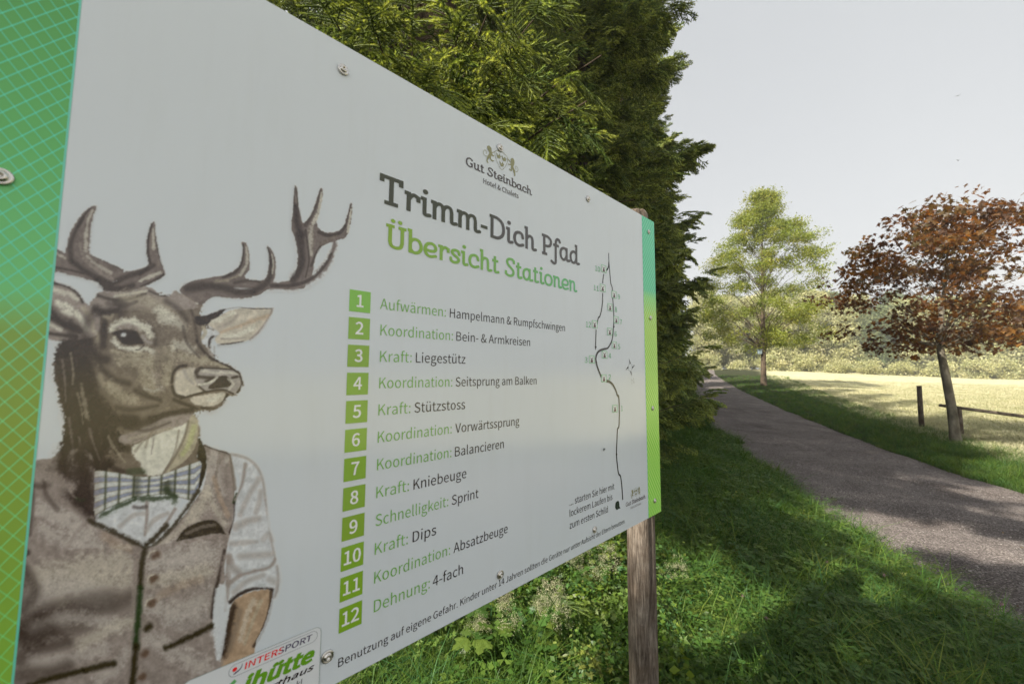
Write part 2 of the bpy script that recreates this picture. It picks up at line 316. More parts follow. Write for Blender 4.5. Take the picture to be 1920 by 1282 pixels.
# ------------------------------------------------------------------ scattering on points (for what nobody could count)
def proto(name, V, F, cols, mat, smooth=False):
    me = fast_mesh(name, V, F, smooth); vcol(me, cols); me.materials.append(mat)
    return bpy.data.objects.new(name, me)              # never linked: only a source of geometry
def scatter(name, pts, rots, scls, idxs, protos, parent=None, kind='stuff'):
    me = bpy.data.meshes.new(name); n = len(pts); me.vertices.add(n); me.vertices.foreach_set('co', np.asarray(pts, np.float32).ravel())
    a = me.attributes.new('rot', 'FLOAT_VECTOR', 'POINT'); a.data.foreach_set('vector', np.asarray(rots, np.float32).ravel())
    a = me.attributes.new('scl', 'FLOAT', 'POINT'); a.data.foreach_set('value', np.asarray(scls, np.float32))
    a = me.attributes.new('pick', 'INT', 'POINT'); a.data.foreach_set('value', np.asarray(idxs, np.int32))
    me.update(); o = meshobj(name, me, None, parent, kind)
    key = '_'.join(p.name for p in protos)
    g = bpy.data.node_groups.get('scatter_' + key)
    if g is None:
        g = bpy.data.node_groups.new('scatter_' + key, 'GeometryNodeTree')
        g.interface.new_socket('Geometry', in_out='INPUT', socket_type='NodeSocketGeometry'); g.interface.new_socket('Geometry', in_out='OUTPUT', socket_type='NodeSocketGeometry')
        gi = g.nodes.new('NodeGroupInput'); go = g.nodes.new('NodeGroupOutput'); ip = g.nodes.new('GeometryNodeInstanceOnPoints'); g2i = g.nodes.new('GeometryNodeJoinGeometry')
        for p in protos:
            oi = g.nodes.new('GeometryNodeObjectInfo'); oi.inputs[0].default_value = p; oi.inputs['As Instance'].default_value = True; oi.transform_space = 'ORIGINAL'
            g.links.new(oi.outputs['Geometry'], g2i.inputs[0])
        g.links.new(gi.outputs[0], ip.inputs['Points']); g.links.new(g2i.outputs[0], ip.inputs['Instance']); ip.inputs['Pick Instance'].default_value = True
        for nm, ty, so in (('rot', 'FLOAT_VECTOR', 'Rotation'), ('scl', 'FLOAT', 'Scale'), ('pick', 'INT', 'Instance Index')):
            na = g.nodes.new('GeometryNodeInputNamedAttribute'); na.data_type = ty; na.inputs[0].default_value = nm
            out = [q for q in na.outputs if q.enabled and q.name == 'Attribute'][0]; g.links.new(out, ip.inputs[so])
        g.links.new(ip.outputs[0], go.inputs[0])
    md = o.modifiers.new('scatter', 'NODES'); md.node_group = g; return o
def rot_dirs(fwd, up):
    """euler angles turning local +X to fwd and local +Z towards up (arrays)"""
    fwd = fwd / np.linalg.norm(fwd, axis=1, keepdims=True); y = np.cross(up, fwd); y /= np.maximum(np.linalg.norm(y, axis=1, keepdims=True), 1e-6); z = np.cross(fwd, y)
    m = np.stack([fwd, y, z], -1)                       # columns are axes
    b = np.arcsin(np.clip(-m[:, 2, 0], -1, 1)); a = np.arctan2(m[:, 2, 1], m[:, 2, 2]); c = np.arctan2(m[:, 1, 0], m[:, 0, 0])
    return np.stack([a, b, c], -1)

# ------------------------------------------------------------------ spruce sprays: twigs with real needles
def spruce_spray(seed, length=.5, fresh=0, step=.0030, nl=.016, nw=.0011, gap=.06, sub=True, core=0, lum=1.0, sl=.5):
    r = np.random.RandomState(seed); V = []; F = []; C = []; segs = []
    n_s = int(length / gap); ax = lambda s: np.array([s * length, .03 * math.sin(s * 3 + seed), -.12 * length * s * s])
    for i in range(8): segs.append((ax(i / 8), ax((i + 1) / 8), 0.0 if i < 6 else 1.0))
    for i in range(n_s):
        s = .10 + .84 * i / n_s; L = (length * sl) * (1 - s) ** .6 * r.uniform(.7, 1.15) + .04
        for sd_ in (-1, 1):
            if r.rand() < .12: continue
            a = R_(44 + r.uniform(-10, 10)); d = np.array([math.cos(a), sd_ * math.sin(a), r.uniform(-.45, .2)]); p = ax(s + r.uniform(-.02, .02)); k = 4; q = p
            for j in range(k):
                d2 = d + np.array([.12 * j, 0, -.13 * j]); d2 /= np.linalg.norm(d2); q2 = q + d2 * L / k; segs.append((q, q2, 1.0 if j >= k - 2 + (L > .16) else 0.0)); q = q2
                if sub and j == 1 and L > .12:
                    for s3 in (-1, 1):
                        d3 = np.array([math.cos(a * sd_ + s3 * .8), math.sin(a * sd_ + s3 * .8), r.uniform(-.4, .1)]); segs.append((q, q + d3 * L * .22, 0)); segs.append((q + d3 * L * .22, q + d3 * L * .45, 1))
    def tri(a, b, c, col):
        n = len(V); V.extend((a, b, c)); F.append((n, n + 1, n + 2)); C.extend((col,) * 3)
    old, new = np.array([.95, 1.0, 1.0]) * lum, lum * np.array([1.95, 1.85, 1.45]) if fresh else lum * np.array([1.3, 1.25, 1.05])
    for a, b, tip in segs:
        d = b - a; L = np.linalg.norm(d); d = d / L; sx_ = np.cross(d, [0, 0, 1.]); sx_ /= np.linalg.norm(sx_) + 1e-9; sz = np.cross(sx_, d)
        w = .0018 * nw / .0011
        tri(a - sx_ * w, a + sx_ * w, b, np.array([1.5, .85, .7])); tri(a - sz * w, a + sz * w, b, np.array([1.5, .85, .7]))
        if core:                                       # the dense middle of the needle brush
            n0 = len(V); m_ = 5
            for q_, rr_ in ((a - d * core * .4, .75), (a + d * L * .5, 1.0), (b + d * core * (.8 if tip else .2), .35 if tip else .8)):
                for j_ in range(m_): an = 6.283 * j_ / m_ + r.rand() * .4; V.append(q_ + (sx_ * math.cos(an) + sz * math.sin(an)) * core * rr_ * r.uniform(.7, 1.3)); C.append((new if tip else old) * r.uniform(.55, 1.1))
            for i_ in (0, 1):
                for j_ in range(m_):
                    k_ = (j_ + 1) % m_; F.append((n0 + i_ * m_ + j_, n0 + i_ * m_ + k_, n0 + (i_ + 1) * m_ + k_)); F.append((n0 + i_ * m_ + j_, n0 + (i_ + 1) * m_ + k_, n0 + (i_ + 1) * m_ + j_))
        nn_ = max(3, int(L / step))
        for k in range(nn_):
            p = a + d * L * (k + r.rand() * .6) / nn_; th = r.uniform(-.7, math.pi + .7) if r.rand() < .85 else r.uniform(0, 6.28)
            o = sx_ * math.cos(th) + sz * math.sin(th); l = nl * (.8 + .4 * r.rand()); n_ = (d * .7 + o * .75); n_ /= np.linalg.norm(n_)
            side = np.cross(n_, o); side /= np.linalg.norm(side) + 1e-9; col = (new if tip else old) * (.75 + .5 * r.rand())
            tri(p - side * nw, p + side * nw, p + n_ * l, col)
    return np.array(V), np.array(F), np.array(C)
SPR = [proto('spruce_spray_%s' % 'abcd'[i], *spruce_spray(11 + i, .46 + .06 * i, fresh=(i % 2), step=.0035, nl=.02, nw=.0016, gap=.08, sub=True, core=.008, lum=1.6), M['needle']) for i in range(4)]
SPN = [proto('spruce_shoots_%s' % 'abcd'[i], *spruce_spray(41 + i, .50 + .06 * i, fresh=(i != 1), step=.0014, nl=.022, nw=.0014, gap=.072, sub=False, core=.0055, lum=1.4, sl=.33), M['needle']) for i in range(4)]
SPC = [proto('spruce_bough_%s' % 'abc'[i], *spruce_spray(31 + i, .60, fresh=i % 2, step=.008, nl=.028, nw=.0028, gap=.085, sub=True, core=.0125, lum=1.85), M['needle']) for i in range(3)]
print('spray tris', [len(p.data.polygons) for p in SPR + SPC])

def spruce(x, y, H, R0, label, near=False, seed=0, rtop=.7, zmax=99, low=.25, droop=1.0, hero=(), group='spruces in the row left of the path'):
    r = np.random.RandomState(seed); z0 = float(gz(x, y)); root = empty('spruce_tree', (x, y, z0), label, 'spruce tree', group)
    mb = MB(); mb.tube([(0, 0, -.3), (0, 0, H * .3), (.05, 0, H * .7), (0, 0, H)], [.026 * H * .6, .018 * H * .6, .008 * H * .6, .01], 10); mb.build('trunk', M['bark_spruce'], root, True)
    P = []; Dv = []; U = []; S = []; I = []; br = MB(); z = low
    while z < H - .2:
        t = z / H; R = R0 * (1 - t ** 1.35) ** rtop * (.92 + .16 * r.rand()) + .06; dense = 1.0 if z < zmax else .45
        nb = max(4, int((6 if near else 5) * dense + .5)); R *= .86 + .24 * math.sin(z * 2.1 + seed); a0 = r.uniform(0, 6.28)
        for b in range(nb):
            az = a0 + 2 * math.pi * b / nb + r.uniform(-.35, .35); L = R * r.uniform(.62, 1.12) * (1.2 if r.rand() < .13 and near != 2 else 1); out = np.array([math.cos(az), math.sin(az), 0.]); sdv = np.array([-out[1], out[0], 0.])
            dz = droop * (.42 - .5 * t); pts = []
            K = max(4, int(L / .16)); zj = z + r.uniform(-.12, .12)
            for k in range(K + 1):
                s = k / K; pts.append(out * L * s + np.array([0, 0, zj - dz * L * (math.sin(s * 2.4) * .72) + .10 * L * s * s]))
            if r.rand() < (1 if near else .35): br.tube([tuple(q) for q in pts[::max(1, K // 4)]], [.016 * (1 - .8 * k / K) for k in range(0, K + 1, max(1, K // 4))], 5, False)
            for k in range(1, K + 1):
                s = k / K
                if s < .22: continue
                for side in ((-1, 1, 0, -1, 1) if s < .95 else (0, 0)):
                    if side == 0 and s < .6: continue
                    if r.rand() < ((.3 if near == 2 else .08) if near else .2): continue
                    fw = out * (.75 if side else 1) + sdv * side * r.uniform(.35, .95) + np.array([0, 0, r.uniform(-.95, -.05) if side else r.uniform(-.3, .35)])
                    sc = (.62 + .55 * (1 - s)) * r.uniform(.75, 1.2) * (1.05 if near else 1.3) * min(1, .45 + L / 2.2)
                    P.append(pts[k]); Dv.append(fw); U.append(np.array([r.uniform(-.35, .35), r.uniform(-.35, .35), 1.])); S.append(sc); I.append(r.randint(4 if near else 3))
        z += (.36 if near else .42) * (1 if z < zmax else 2)
    for (E, s0) in hero:
        A = np.array([0., 0., E[2] - .15 * np.hypot(E[0], E[1])]); mid = (A + E) / 2 + np.array([0, 0, .16 * np.linalg.norm(E - A)]); K = 12; pp = [(1 - q) ** 2 * A + 2 * q * (1 - q) * mid + q * q * E for q in np.linspace(0, 1, K + 1)]
        br.tube([tuple(q) for q in pp[::2]], [.017, .014, .012, .009, .007, .005, .003], 6, False)
        for k in range(3, K + 1):
            t_ = pp[k] - pp[k - 1]; t_ /= np.linalg.norm(t_); sd0 = np.array([-t_[1], t_[0], 0])
            for side in ((-1, 1, 1, -1) if k < K else (0, 0, -1, 1)):
                fw = t_ * (.9 if side else 1.4) + sd0 * side * r.uniform(.3, .9) + np.array([0, 0, r.uniform(-1.0, .05)]) * (1 if side else .25); P.append(pp[k] - t_ * r.uniform(0, .1)); Dv.append(fw); U.append(np.array([r.uniform(-.5, .5), r.uniform(-.5, .5), 1.])); S.append(s0 * r.uniform(.5, .9) * (1.15 - .5 * k / K)); I.append(r.randint(4))
    if near == 2:                                  # twigs stop short of the board
        wp = np.array(P) + [x, y, z0]; fwn = np.array(Dv); fwn /= np.linalg.norm(fwn, axis=1, keepdims=True); tip_ = wp + fwn * np.array(S)[:, None] * .62; pl_ = lambda q: (q - np.array([.5863, 1.5558, 0])) @ np.array([.688067, -.725647, 0]); ok = (pl_(wp) < -.16) & (pl_(tip_) < -.10)
        ok &= ~((tip_[:, 0] / np.maximum(tip_[:, 1], .1) > .31)); P = [p for p, k_ in zip(P, ok) if k_]; Dv = [p for p, k_ in zip(Dv, ok) if k_]; U = [p for p, k_ in zip(U, ok) if k_]; S = [p for p, k_ in zip(S, ok) if k_]; I = [p for p, k_ in zip(I, ok) if k_]
    P = np.array(P); rt = rot_dirs(np.array(Dv), np.array(U))
    scatter('crown', P, rt, S, I, (SPN if near == 2 else SPR) if near else SPC, root)
    br.build('branches', M['bark_spruce'], root, kind='stuff')
    print('spruce', round(x, 1), round(y, 1), len(P)); return root

# ------------------------------------------------------------------ the sign: local x runs along the board, local z up, the face looks to local -y
_D = np.array([.725647, .688067, 0.]); _N = np.array([.688067, -.725647, 0.]); _r = ray(1226, 417)
P0 = CAM + _r / FPX * 1.60
def ob(px, py):
    r = ray(px, py); t = ((P0 - CAM) @ _N) / (r @ _N); p = CAM + r * t; return np.array([(p - P0) @ _D, p[2]])
sign = empty('information_sign', (P0[0], P0[1], 0), 'large white trail sign with a painted stag, green side strips and a wooden post', 'sign')
sign.rotation_euler = (0, 0, math.atan2(_D[1], _D[0]))
UL, UR, VB, VT = -1.686, 0.0, 1.0615, 2.2235
mb = MB(); bv = .0012
mb.add([(UL, 0, VB), (UR, 0, VB), (UR, 0, VT), (UL, 0, VT)], [(0, 1, 2, 3)])
mb.build('panel_face', M['panel'], sign)
mb = MB(); mb.box((UL, .0003, VB), (UR, .0062, VT)); mb.build('panel', M['edge'], sign)
for nm, a, b, mt in (('green_strip', UL, -1.5855, 'strip_left'), ('green_strip', -.1015, UR, 'strip_right')):
    mb = MB(); mb.add([(a, -.0004, VB), (b, -.0004, VB), (b, -.0004, VT), (a, -.0004, VT)], [(0, 1, 2, 3)]); mb.build(nm, M[mt], sign)
for a in (-1.5855, -.1035):
    mb = MB(); mb.cur = tuple(ink((92, 168, 150))); mb.add([(a, -.0006, VB), (a + .002, -.0006, VB), (a + .002, -.0006, VT), (a, -.0006, VT)], [(0, 1, 2, 3)]); mb.build('strip_border', M['print'], sign, col=True)

SANS = json.loads(r'''{"&":[119,[[45,-2,66,2,82,12,112,-2,116,11,92,23,105,45,114,69,100,69,82,31,54,61,49,67,74,90,77,112,71,124,60,130,37,127,27,116,23,100,32,70,14,55,7,41,8,23,17,8,34,-1],[72,21,56,12,40,11,25,22,22,34,27,48,38,59],[43,78,38,93,37,106,44,117,53,119,62,115,64,100,58,90]]],",":[49,[[13,-33,32,-19,39,3,37,13,32,20,22,22,15,17,15,5,27,0,22,-14,9,-24]]],"-":[61,[[8,43,53,43,53,55,8,55]]],".":[49,[[24,-2,32,1,36,10,32,19,24,22,16,19,13,10,16,1]]],"0":[97,[[49,-2,60,0,70,5,78,14,87,44,89,65,87,85,78,114,70,123,49,131,27,123,20,114,10,85,9,65,10,44,20,14,27,5,37,0],[49,11,36,16,31,24,24,65,31,105,36,112,49,118,61,112,66,105,73,65,66,24,61,16]]],"1":[97,[[15,0,86,0,86,13,60,13,60,128,48,128,36,123,21,119,21,109,44,109,44,13,15,13]]],"2":[97,[[8,0,88,0,88,14,32,13,68,54,81,80,82,93,78,113,65,126,45,131,30,128,7,112,16,103,28,113,38,117,56,114,66,99,65,81,52,56,8,9]]],"3":[97,[[46,-2,67,2,75,7,86,24,87,34,79,56,60,67,77,79,82,91,82,108,72,122,56,130,38,130,26,126,10,115,18,105,31,114,45,118,57,115,64,108,66,91,59,80,52,76,31,73,31,61,44,60,62,54,70,42,70,28,64,17,52,12,32,13,13,26,5,15,21,3]]],"4":[97,[[60,0,75,0,75,35,92,35,92,48,75,48,75,128,57,128,4,46,4,35,60,35],[60,48,20,48,60,111]]],"5":[97,[[46,-2,66,3,75,9,86,29,88,42,83,65,69,78,49,83,30,78,33,115,82,115,82,128,19,128,15,68,24,63,34,69,53,70,64,63,72,41,68,25,52,12,31,13,13,25,5,15,21,3]]],"6":[97,[[53,-2,62,-1,79,9,88,28,90,39,85,62,73,75,49,79,34,73,25,64,26,82,35,106,42,113,58,117,69,115,78,108,87,117,75,127,57,131,34,124,24,115,17,102,12,84,10,61,11,42,22,14,31,5],[25,51,43,66,58,67,69,60,74,39,71,24,64,14,53,10,45,12,39,15,30,29]]],"7":[97,[[35,0,51,0,60,64,76,100,89,119,89,128,9,128,9,115,71,115,51,80,44,62]]],"8":[97,[[49,-2,60,-1,78,7,88,22,89,31,83,52,68,65,79,78,84,90,80,114,68,126,49,130,40,129,24,121,15,107,17,85,32,67,15,54,8,32,9,22,20,7,38,-1],[58,70,38,80,30,91,31,109,39,116,49,118,61,115,70,102,69,86],[49,10,35,13,23,27,25,45,40,62,64,51,73,39,71,20,62,12]]],"9":[97,[[41,-2,64,5,73,14,81,28,86,46,88,70,82,104,67,124,44,131,26,125,13,111,9,101,9,77,17,59,24,53,43,49,59,53,73,64,71,47,62,23,56,16,41,11,29,14,19,21,10,11,23,1],[72,78,55,62,39,61,29,68,23,89,26,104,33,115,45,118,52,117,64,108,68,100]]],":":[49,[[24,68,32,72,36,81,32,89,24,93,16,89,13,81,16,72],[24,-2,32,1,36,10,32,19,24,22,16,19,13,10,16,1]]],"A":[106,[[1,0,17,0,29,39,76,39,89,0,106,0,62,128,44,128],[33,52,53,115,72,52]]],"B":[115,[[18,0,72,1,94,9,101,17,107,38,104,53,95,63,81,69,91,75,98,85,100,97,94,115,87,121,68,128,18,128],[34,74,34,116,70,114,80,107,83,102,83,89,77,79,63,75],[34,13,34,61,75,59,87,51,90,45,90,30,82,19,66,14]]],"C":[112,[[66,-2,88,3,105,16,96,26,83,16,73,12,55,14,45,18,32,37,27,65,28,80,38,103,56,115,67,116,82,113,93,104,102,115,81,128,67,131,52,129,38,123,26,113,18,100,12,83,10,64,12,45,18,28,26,15,37,6,51,0]]],"D":[120,[[18,0,68,2,83,8,95,17,103,30,110,65,103,99,95,112,83,121,68,126,18,128],[34,13,34,115,62,114,73,109,82,102,92,80,92,50,82,27,62,15]]],"E":[103,[[18,0,93,0,93,14,34,14,34,61,82,61,82,74,34,74,34,115,92,115,92,128,18,128]]],"F":[97,[[18,0,34,0,34,58,83,58,83,71,34,71,34,115,92,115,92,128,18,128]]],"G":[121,[[68,-2,91,2,108,13,108,67,65,67,65,53,93,53,93,19,83,14,70,12,46,18,32,37,27,65,32,92,47,110,57,115,76,116,86,113,97,104,106,115,85,128,69,131,53,129,39,123,27,113,18,100,12,83,10,64,12,45,18,28,26,15,38,6,52,0]]],"H":[127,[[18,0,34,0,34,61,94,61,94,0,110,0,110,128,94,128,94,75,34,75,34,128,18,128]]],"I":[51,[[18,0,34,0,34,128,18,128]]],"J":[94,[[41,-2,62,3,73,17,77,38,77,128,61,128,60,30,55,18,46,13,31,13,18,26,6,18,21,3]]],"K":[113,[[18,0,34,0,34,41,56,67,94,0,112,0,66,80,106,128,88,128,34,64,34,128,18,128]]],"L":[95,[[18,0,90,0,90,14,34,14,34,128,18,128]]],"M":[142,[[18,0,32,0,30,109,65,13,76,13,111,109,109,71,109,0,124,0,124,128,105,128,72,33,37,128,18,128]]],"N":[127,[[18,0,33,0,31,107,92,0,109,0,109,128,93,128,96,21,34,128,18,128]]],"O":[130,[[65,-2,80,0,93,6,104,16,113,29,118,45,120,65,118,84,113,100,104,113,93,123,80,129,65,131,50,129,36,123,25,113,17,100,12,84,10,65,12,45,17,29,25,16,36,6,50,0],[65,12,54,14,37,26,28,50,27,65,28,80,37,103,54,115,65,116,76,115,93,103,102,80,103,65,102,50,93,26,76,14]]],"P":[111,[[18,0,34,0,34,51,68,52,80,55,96,68,101,78,101,103,89,120,68,127,18,128],[34,64,34,115,71,113,82,105,85,99,85,82,78,71,63,65]]],"R":[111,[[34,67,34,115,72,113,83,106,86,100,86,85,78,74,65,68],[88,0,106,0,74,56,89,63,99,75,103,92,97,114,90,120,70,128,18,128,18,0,34,0,34,54,57,54]]],"S":[104,[[53,-2,66,-1,85,8,95,24,97,34,93,50,84,61,42,81,32,92,32,103,42,114,66,115,84,105,92,115,76,126,55,131,44,129,26,121,16,106,15,88,28,70,74,47,80,39,80,27,73,18,61,13,40,14,18,28,8,17,28,3]]],"T":[105,[[44,0,61,0,61,115,99,115,99,128,5,128,5,115,44,115]]],"U":[126,[[63,-2,87,3,96,10,108,35,109,53,109,128,94,128,93,39,85,21,79,16,63,12,48,16,37,28,33,53,33,128,17,128,17,53,23,20,40,3]]],"V":[101,[[41,0,60,0,101,128,84,128,51,16,17,128,0,128]]],"W":[154,[[32,0,51,0,77,107,103,0,123,0,149,128,134,128,113,17,85,128,70,128,43,17,21,128,5,128]]],"a":[99,[[38,-2,55,2,70,11,71,0,85,0,84,70,77,87,71,93,52,98,30,93,14,85,20,74,33,81,49,84,61,81,67,72,69,60,36,54,24,48,12,34,10,25,14,10,24,1],[43,11,31,14,26,21,27,31,35,41,69,50,69,23,56,14]]],"b":[108,[[58,-2,78,4,93,21,98,34,98,63,90,84,82,91,61,98,46,94,32,84,32,139,16,139,16,0,29,0,31,10,44,1],[55,11,44,13,32,21,32,71,53,84,66,83,77,74,83,49,82,38,75,21,63,12]]],"c":[89,[[54,-2,70,1,84,10,77,20,63,12,47,12,40,16,29,28,26,47,29,67,40,79,55,84,74,76,82,86,71,94,55,98,32,92,23,84,11,62,9,47,11,33,22,11,31,4]]],"d":[109,[[48,-2,64,2,77,11,79,0,92,0,92,139,76,139,77,86,69,92,50,98,30,91,15,74,11,62,9,47,14,20,28,4],[52,11,44,12,33,21,26,48,27,58,34,74,46,83,53,84,65,82,76,74,76,24,64,14]]],"e":[97,[[55,-2,72,1,86,7,80,18,61,11,40,15,29,26,25,44,89,44,89,46,85,77,72,92,63,96,41,96,22,84,11,62,9,47,15,21,32,4],[25,55,34,77,52,85,69,77,76,55]]],"f":[57,[[6,82,19,82,19,0,35,0,35,82,55,82,55,95,35,95,35,116,41,127,55,128,59,126,62,139,55,141,38,141,25,133,19,119,19,95,6,94]]],"g":[99,[[48,-44,62,-43,83,-34,95,-19,95,-4,93,2,82,9,34,13,28,19,29,27,34,33,46,30,57,31,73,39,82,54,83,63,81,74,75,83,95,83,95,95,39,96,23,88,14,73,14,53,25,37,15,23,15,13,23,3,11,-10,10,-26,20,-37],[48,41,34,47,28,64,34,80,48,86,62,80,68,64,62,47],[50,-33,36,-31,24,-21,23,-13,27,-5,33,0,39,-1,72,-3,80,-9,80,-18,72,-27]]],"h":[106,[[16,0,32,0,32,69,45,80,58,84,72,78,76,66,76,0,92,0,92,60,89,81,79,93,63,98,46,93,32,82,32,139,16,139]]],"i":[48,[[16,0,32,0,32,95,16,95],[24,115,32,118,35,125,32,133,24,136,17,133,14,125,17,118]]],"j":[48,[[6,-42,21,-39,26,-34,32,-20,32,95,16,95,16,-16,14,-25,9,-29,-5,-28,-8,-40],[24,115,32,118,35,125,32,133,24,136,16,133,13,125,16,118]]],"k":[97,[[16,0,32,0,32,25,50,46,78,0,95,0,59,57,91,95,73,95,32,45,32,139,16,139]]],"l":[50,[[33,-2,42,-1,40,11,35,11,32,18,32,139,16,139,17,13,23,0]]],"m":[162,[[16,0,32,0,32,69,45,80,56,84,69,78,73,66,74,0,90,0,90,69,110,83,119,83,127,78,131,58,131,0,147,0,146,71,140,88,135,93,119,98,102,92,87,79,78,93,68,97,50,95,31,81,29,95,16,95]]],"n":[107,[[16,0,32,0,32,69,45,80,58,84,72,78,76,66,76,0,92,0,92,60,89,81,79,93,63,98,46,93,31,81,29,95,16,95]]],"o":[106,[[53,-2,75,4,84,11,95,33,97,47,95,62,84,84,75,92,53,98,31,92,22,84,11,62,9,47,11,33,22,11,31,4],[53,11,45,12,33,21,26,47,33,74,45,83,53,84,61,83,73,74,81,47,73,21,61,12]]],"p":[109,[[16,-40,32,-40,32,9,54,-2,69,-1,78,4,93,21,99,49,95,75,82,91,73,96,56,97,31,84,29,95,16,95],[55,11,45,13,32,21,32,71,53,84,66,83,77,74,83,49,82,38,75,21,63,12]]],"q":[109,[[76,-40,92,-40,92,95,80,95,78,86,61,96,40,96,22,84,15,74,9,47,14,20,20,11,37,-1,59,0,77,11],[52,11,44,12,33,21,26,48,27,58,34,74,46,83,53,84,65,82,76,74,76,24,64,14]]],"r":[68,[[16,0,32,0,32,61,36,68,48,81,65,82,68,95,58,98,48,95,31,78,29,95,16,95]]],"s":[82,[[41,-2,51,-1,67,6,71,12,75,26,74,34,66,45,32,61,27,67,28,78,34,83,48,85,65,77,73,87,60,94,44,98,34,97,19,90,12,78,12,63,20,53,57,33,60,25,58,18,47,11,36,11,13,22,6,11,22,1]]],"t":[66,[[46,-2,64,1,60,13,45,11,38,15,35,24,35,82,61,82,61,95,35,95,35,122,22,122,20,95,5,94,5,82,19,82,21,13,30,2]]],"u":[106,[[44,-2,61,2,75,15,77,0,90,0,90,95,74,95,74,28,58,13,43,12,35,18,31,37,31,95,15,95,15,35,18,14,27,2]]],"v":[91,[[37,0,55,0,89,95,73,95,46,13,19,95,2,95]]],"w":[140,[[31,0,50,0,70,79,91,0,110,0,136,95,120,95,101,14,78,95,63,95,42,14,21,95,5,95]]],"x":[87,[[3,0,19,0,42,39,67,0,85,0,53,48,82,95,65,95,45,58,22,95,5,95,34,50]]],"y":[91,[[18,-41,34,-37,50,-17,89,95,73,95,48,15,38,42,19,95,2,95,40,0,30,-22,22,-27,10,-26,6,-39]]],"z":[83,[[6,0,78,0,78,13,26,13,77,86,77,95,12,95,12,82,56,82,6,9]]],"ß":[113,[[76,-2,85,-1,99,6,106,19,107,27,104,40,97,49,71,65,68,73,85,104,86,113,82,127,72,137,54,141,34,136,26,130,17,112,16,0,32,0,33,107,38,121,48,127,63,126,70,116,69,104,55,79,56,60,89,35,92,26,90,18,84,12,68,11,54,19,48,7,61,0]]],"ä":[99,[[38,-2,55,2,70,11,71,0,85,0,84,70,77,87,71,93,52,98,30,93,14,85,20,74,33,81,49,84,61,81,67,72,69,60,36,54,24,48,12,34,10,25,14,10,24,1],[43,11,31,14,26,21,27,31,35,41,69,50,69,23,56,14],[33,115,40,118,43,125,40,131,33,134,27,131,24,125,27,118],[71,115,78,118,81,125,78,131,71,134,64,131,61,125,64,118]]],"ü":[106,[[44,-2,61,2,75,15,77,0,90,0,90,95,74,95,74,28,58,13,43,12,35,18,31,37,31,95,15,95,15,35,18,14,27,2],[34,115,41,118,44,125,41,131,34,134,27,131,25,125,27,118],[72,115,79,118,82,125,79,131,72,134,65,131,62,125,65,118]]],"…":[175,[[29,78,21,75,18,67,21,58,29,55,37,58,41,67,37,75],[88,78,79,75,76,67,79,58,88,55,96,58,99,67,96,75],[146,78,138,75,134,67,138,58,146,55,154,58,157,67,154,75]]]}''')
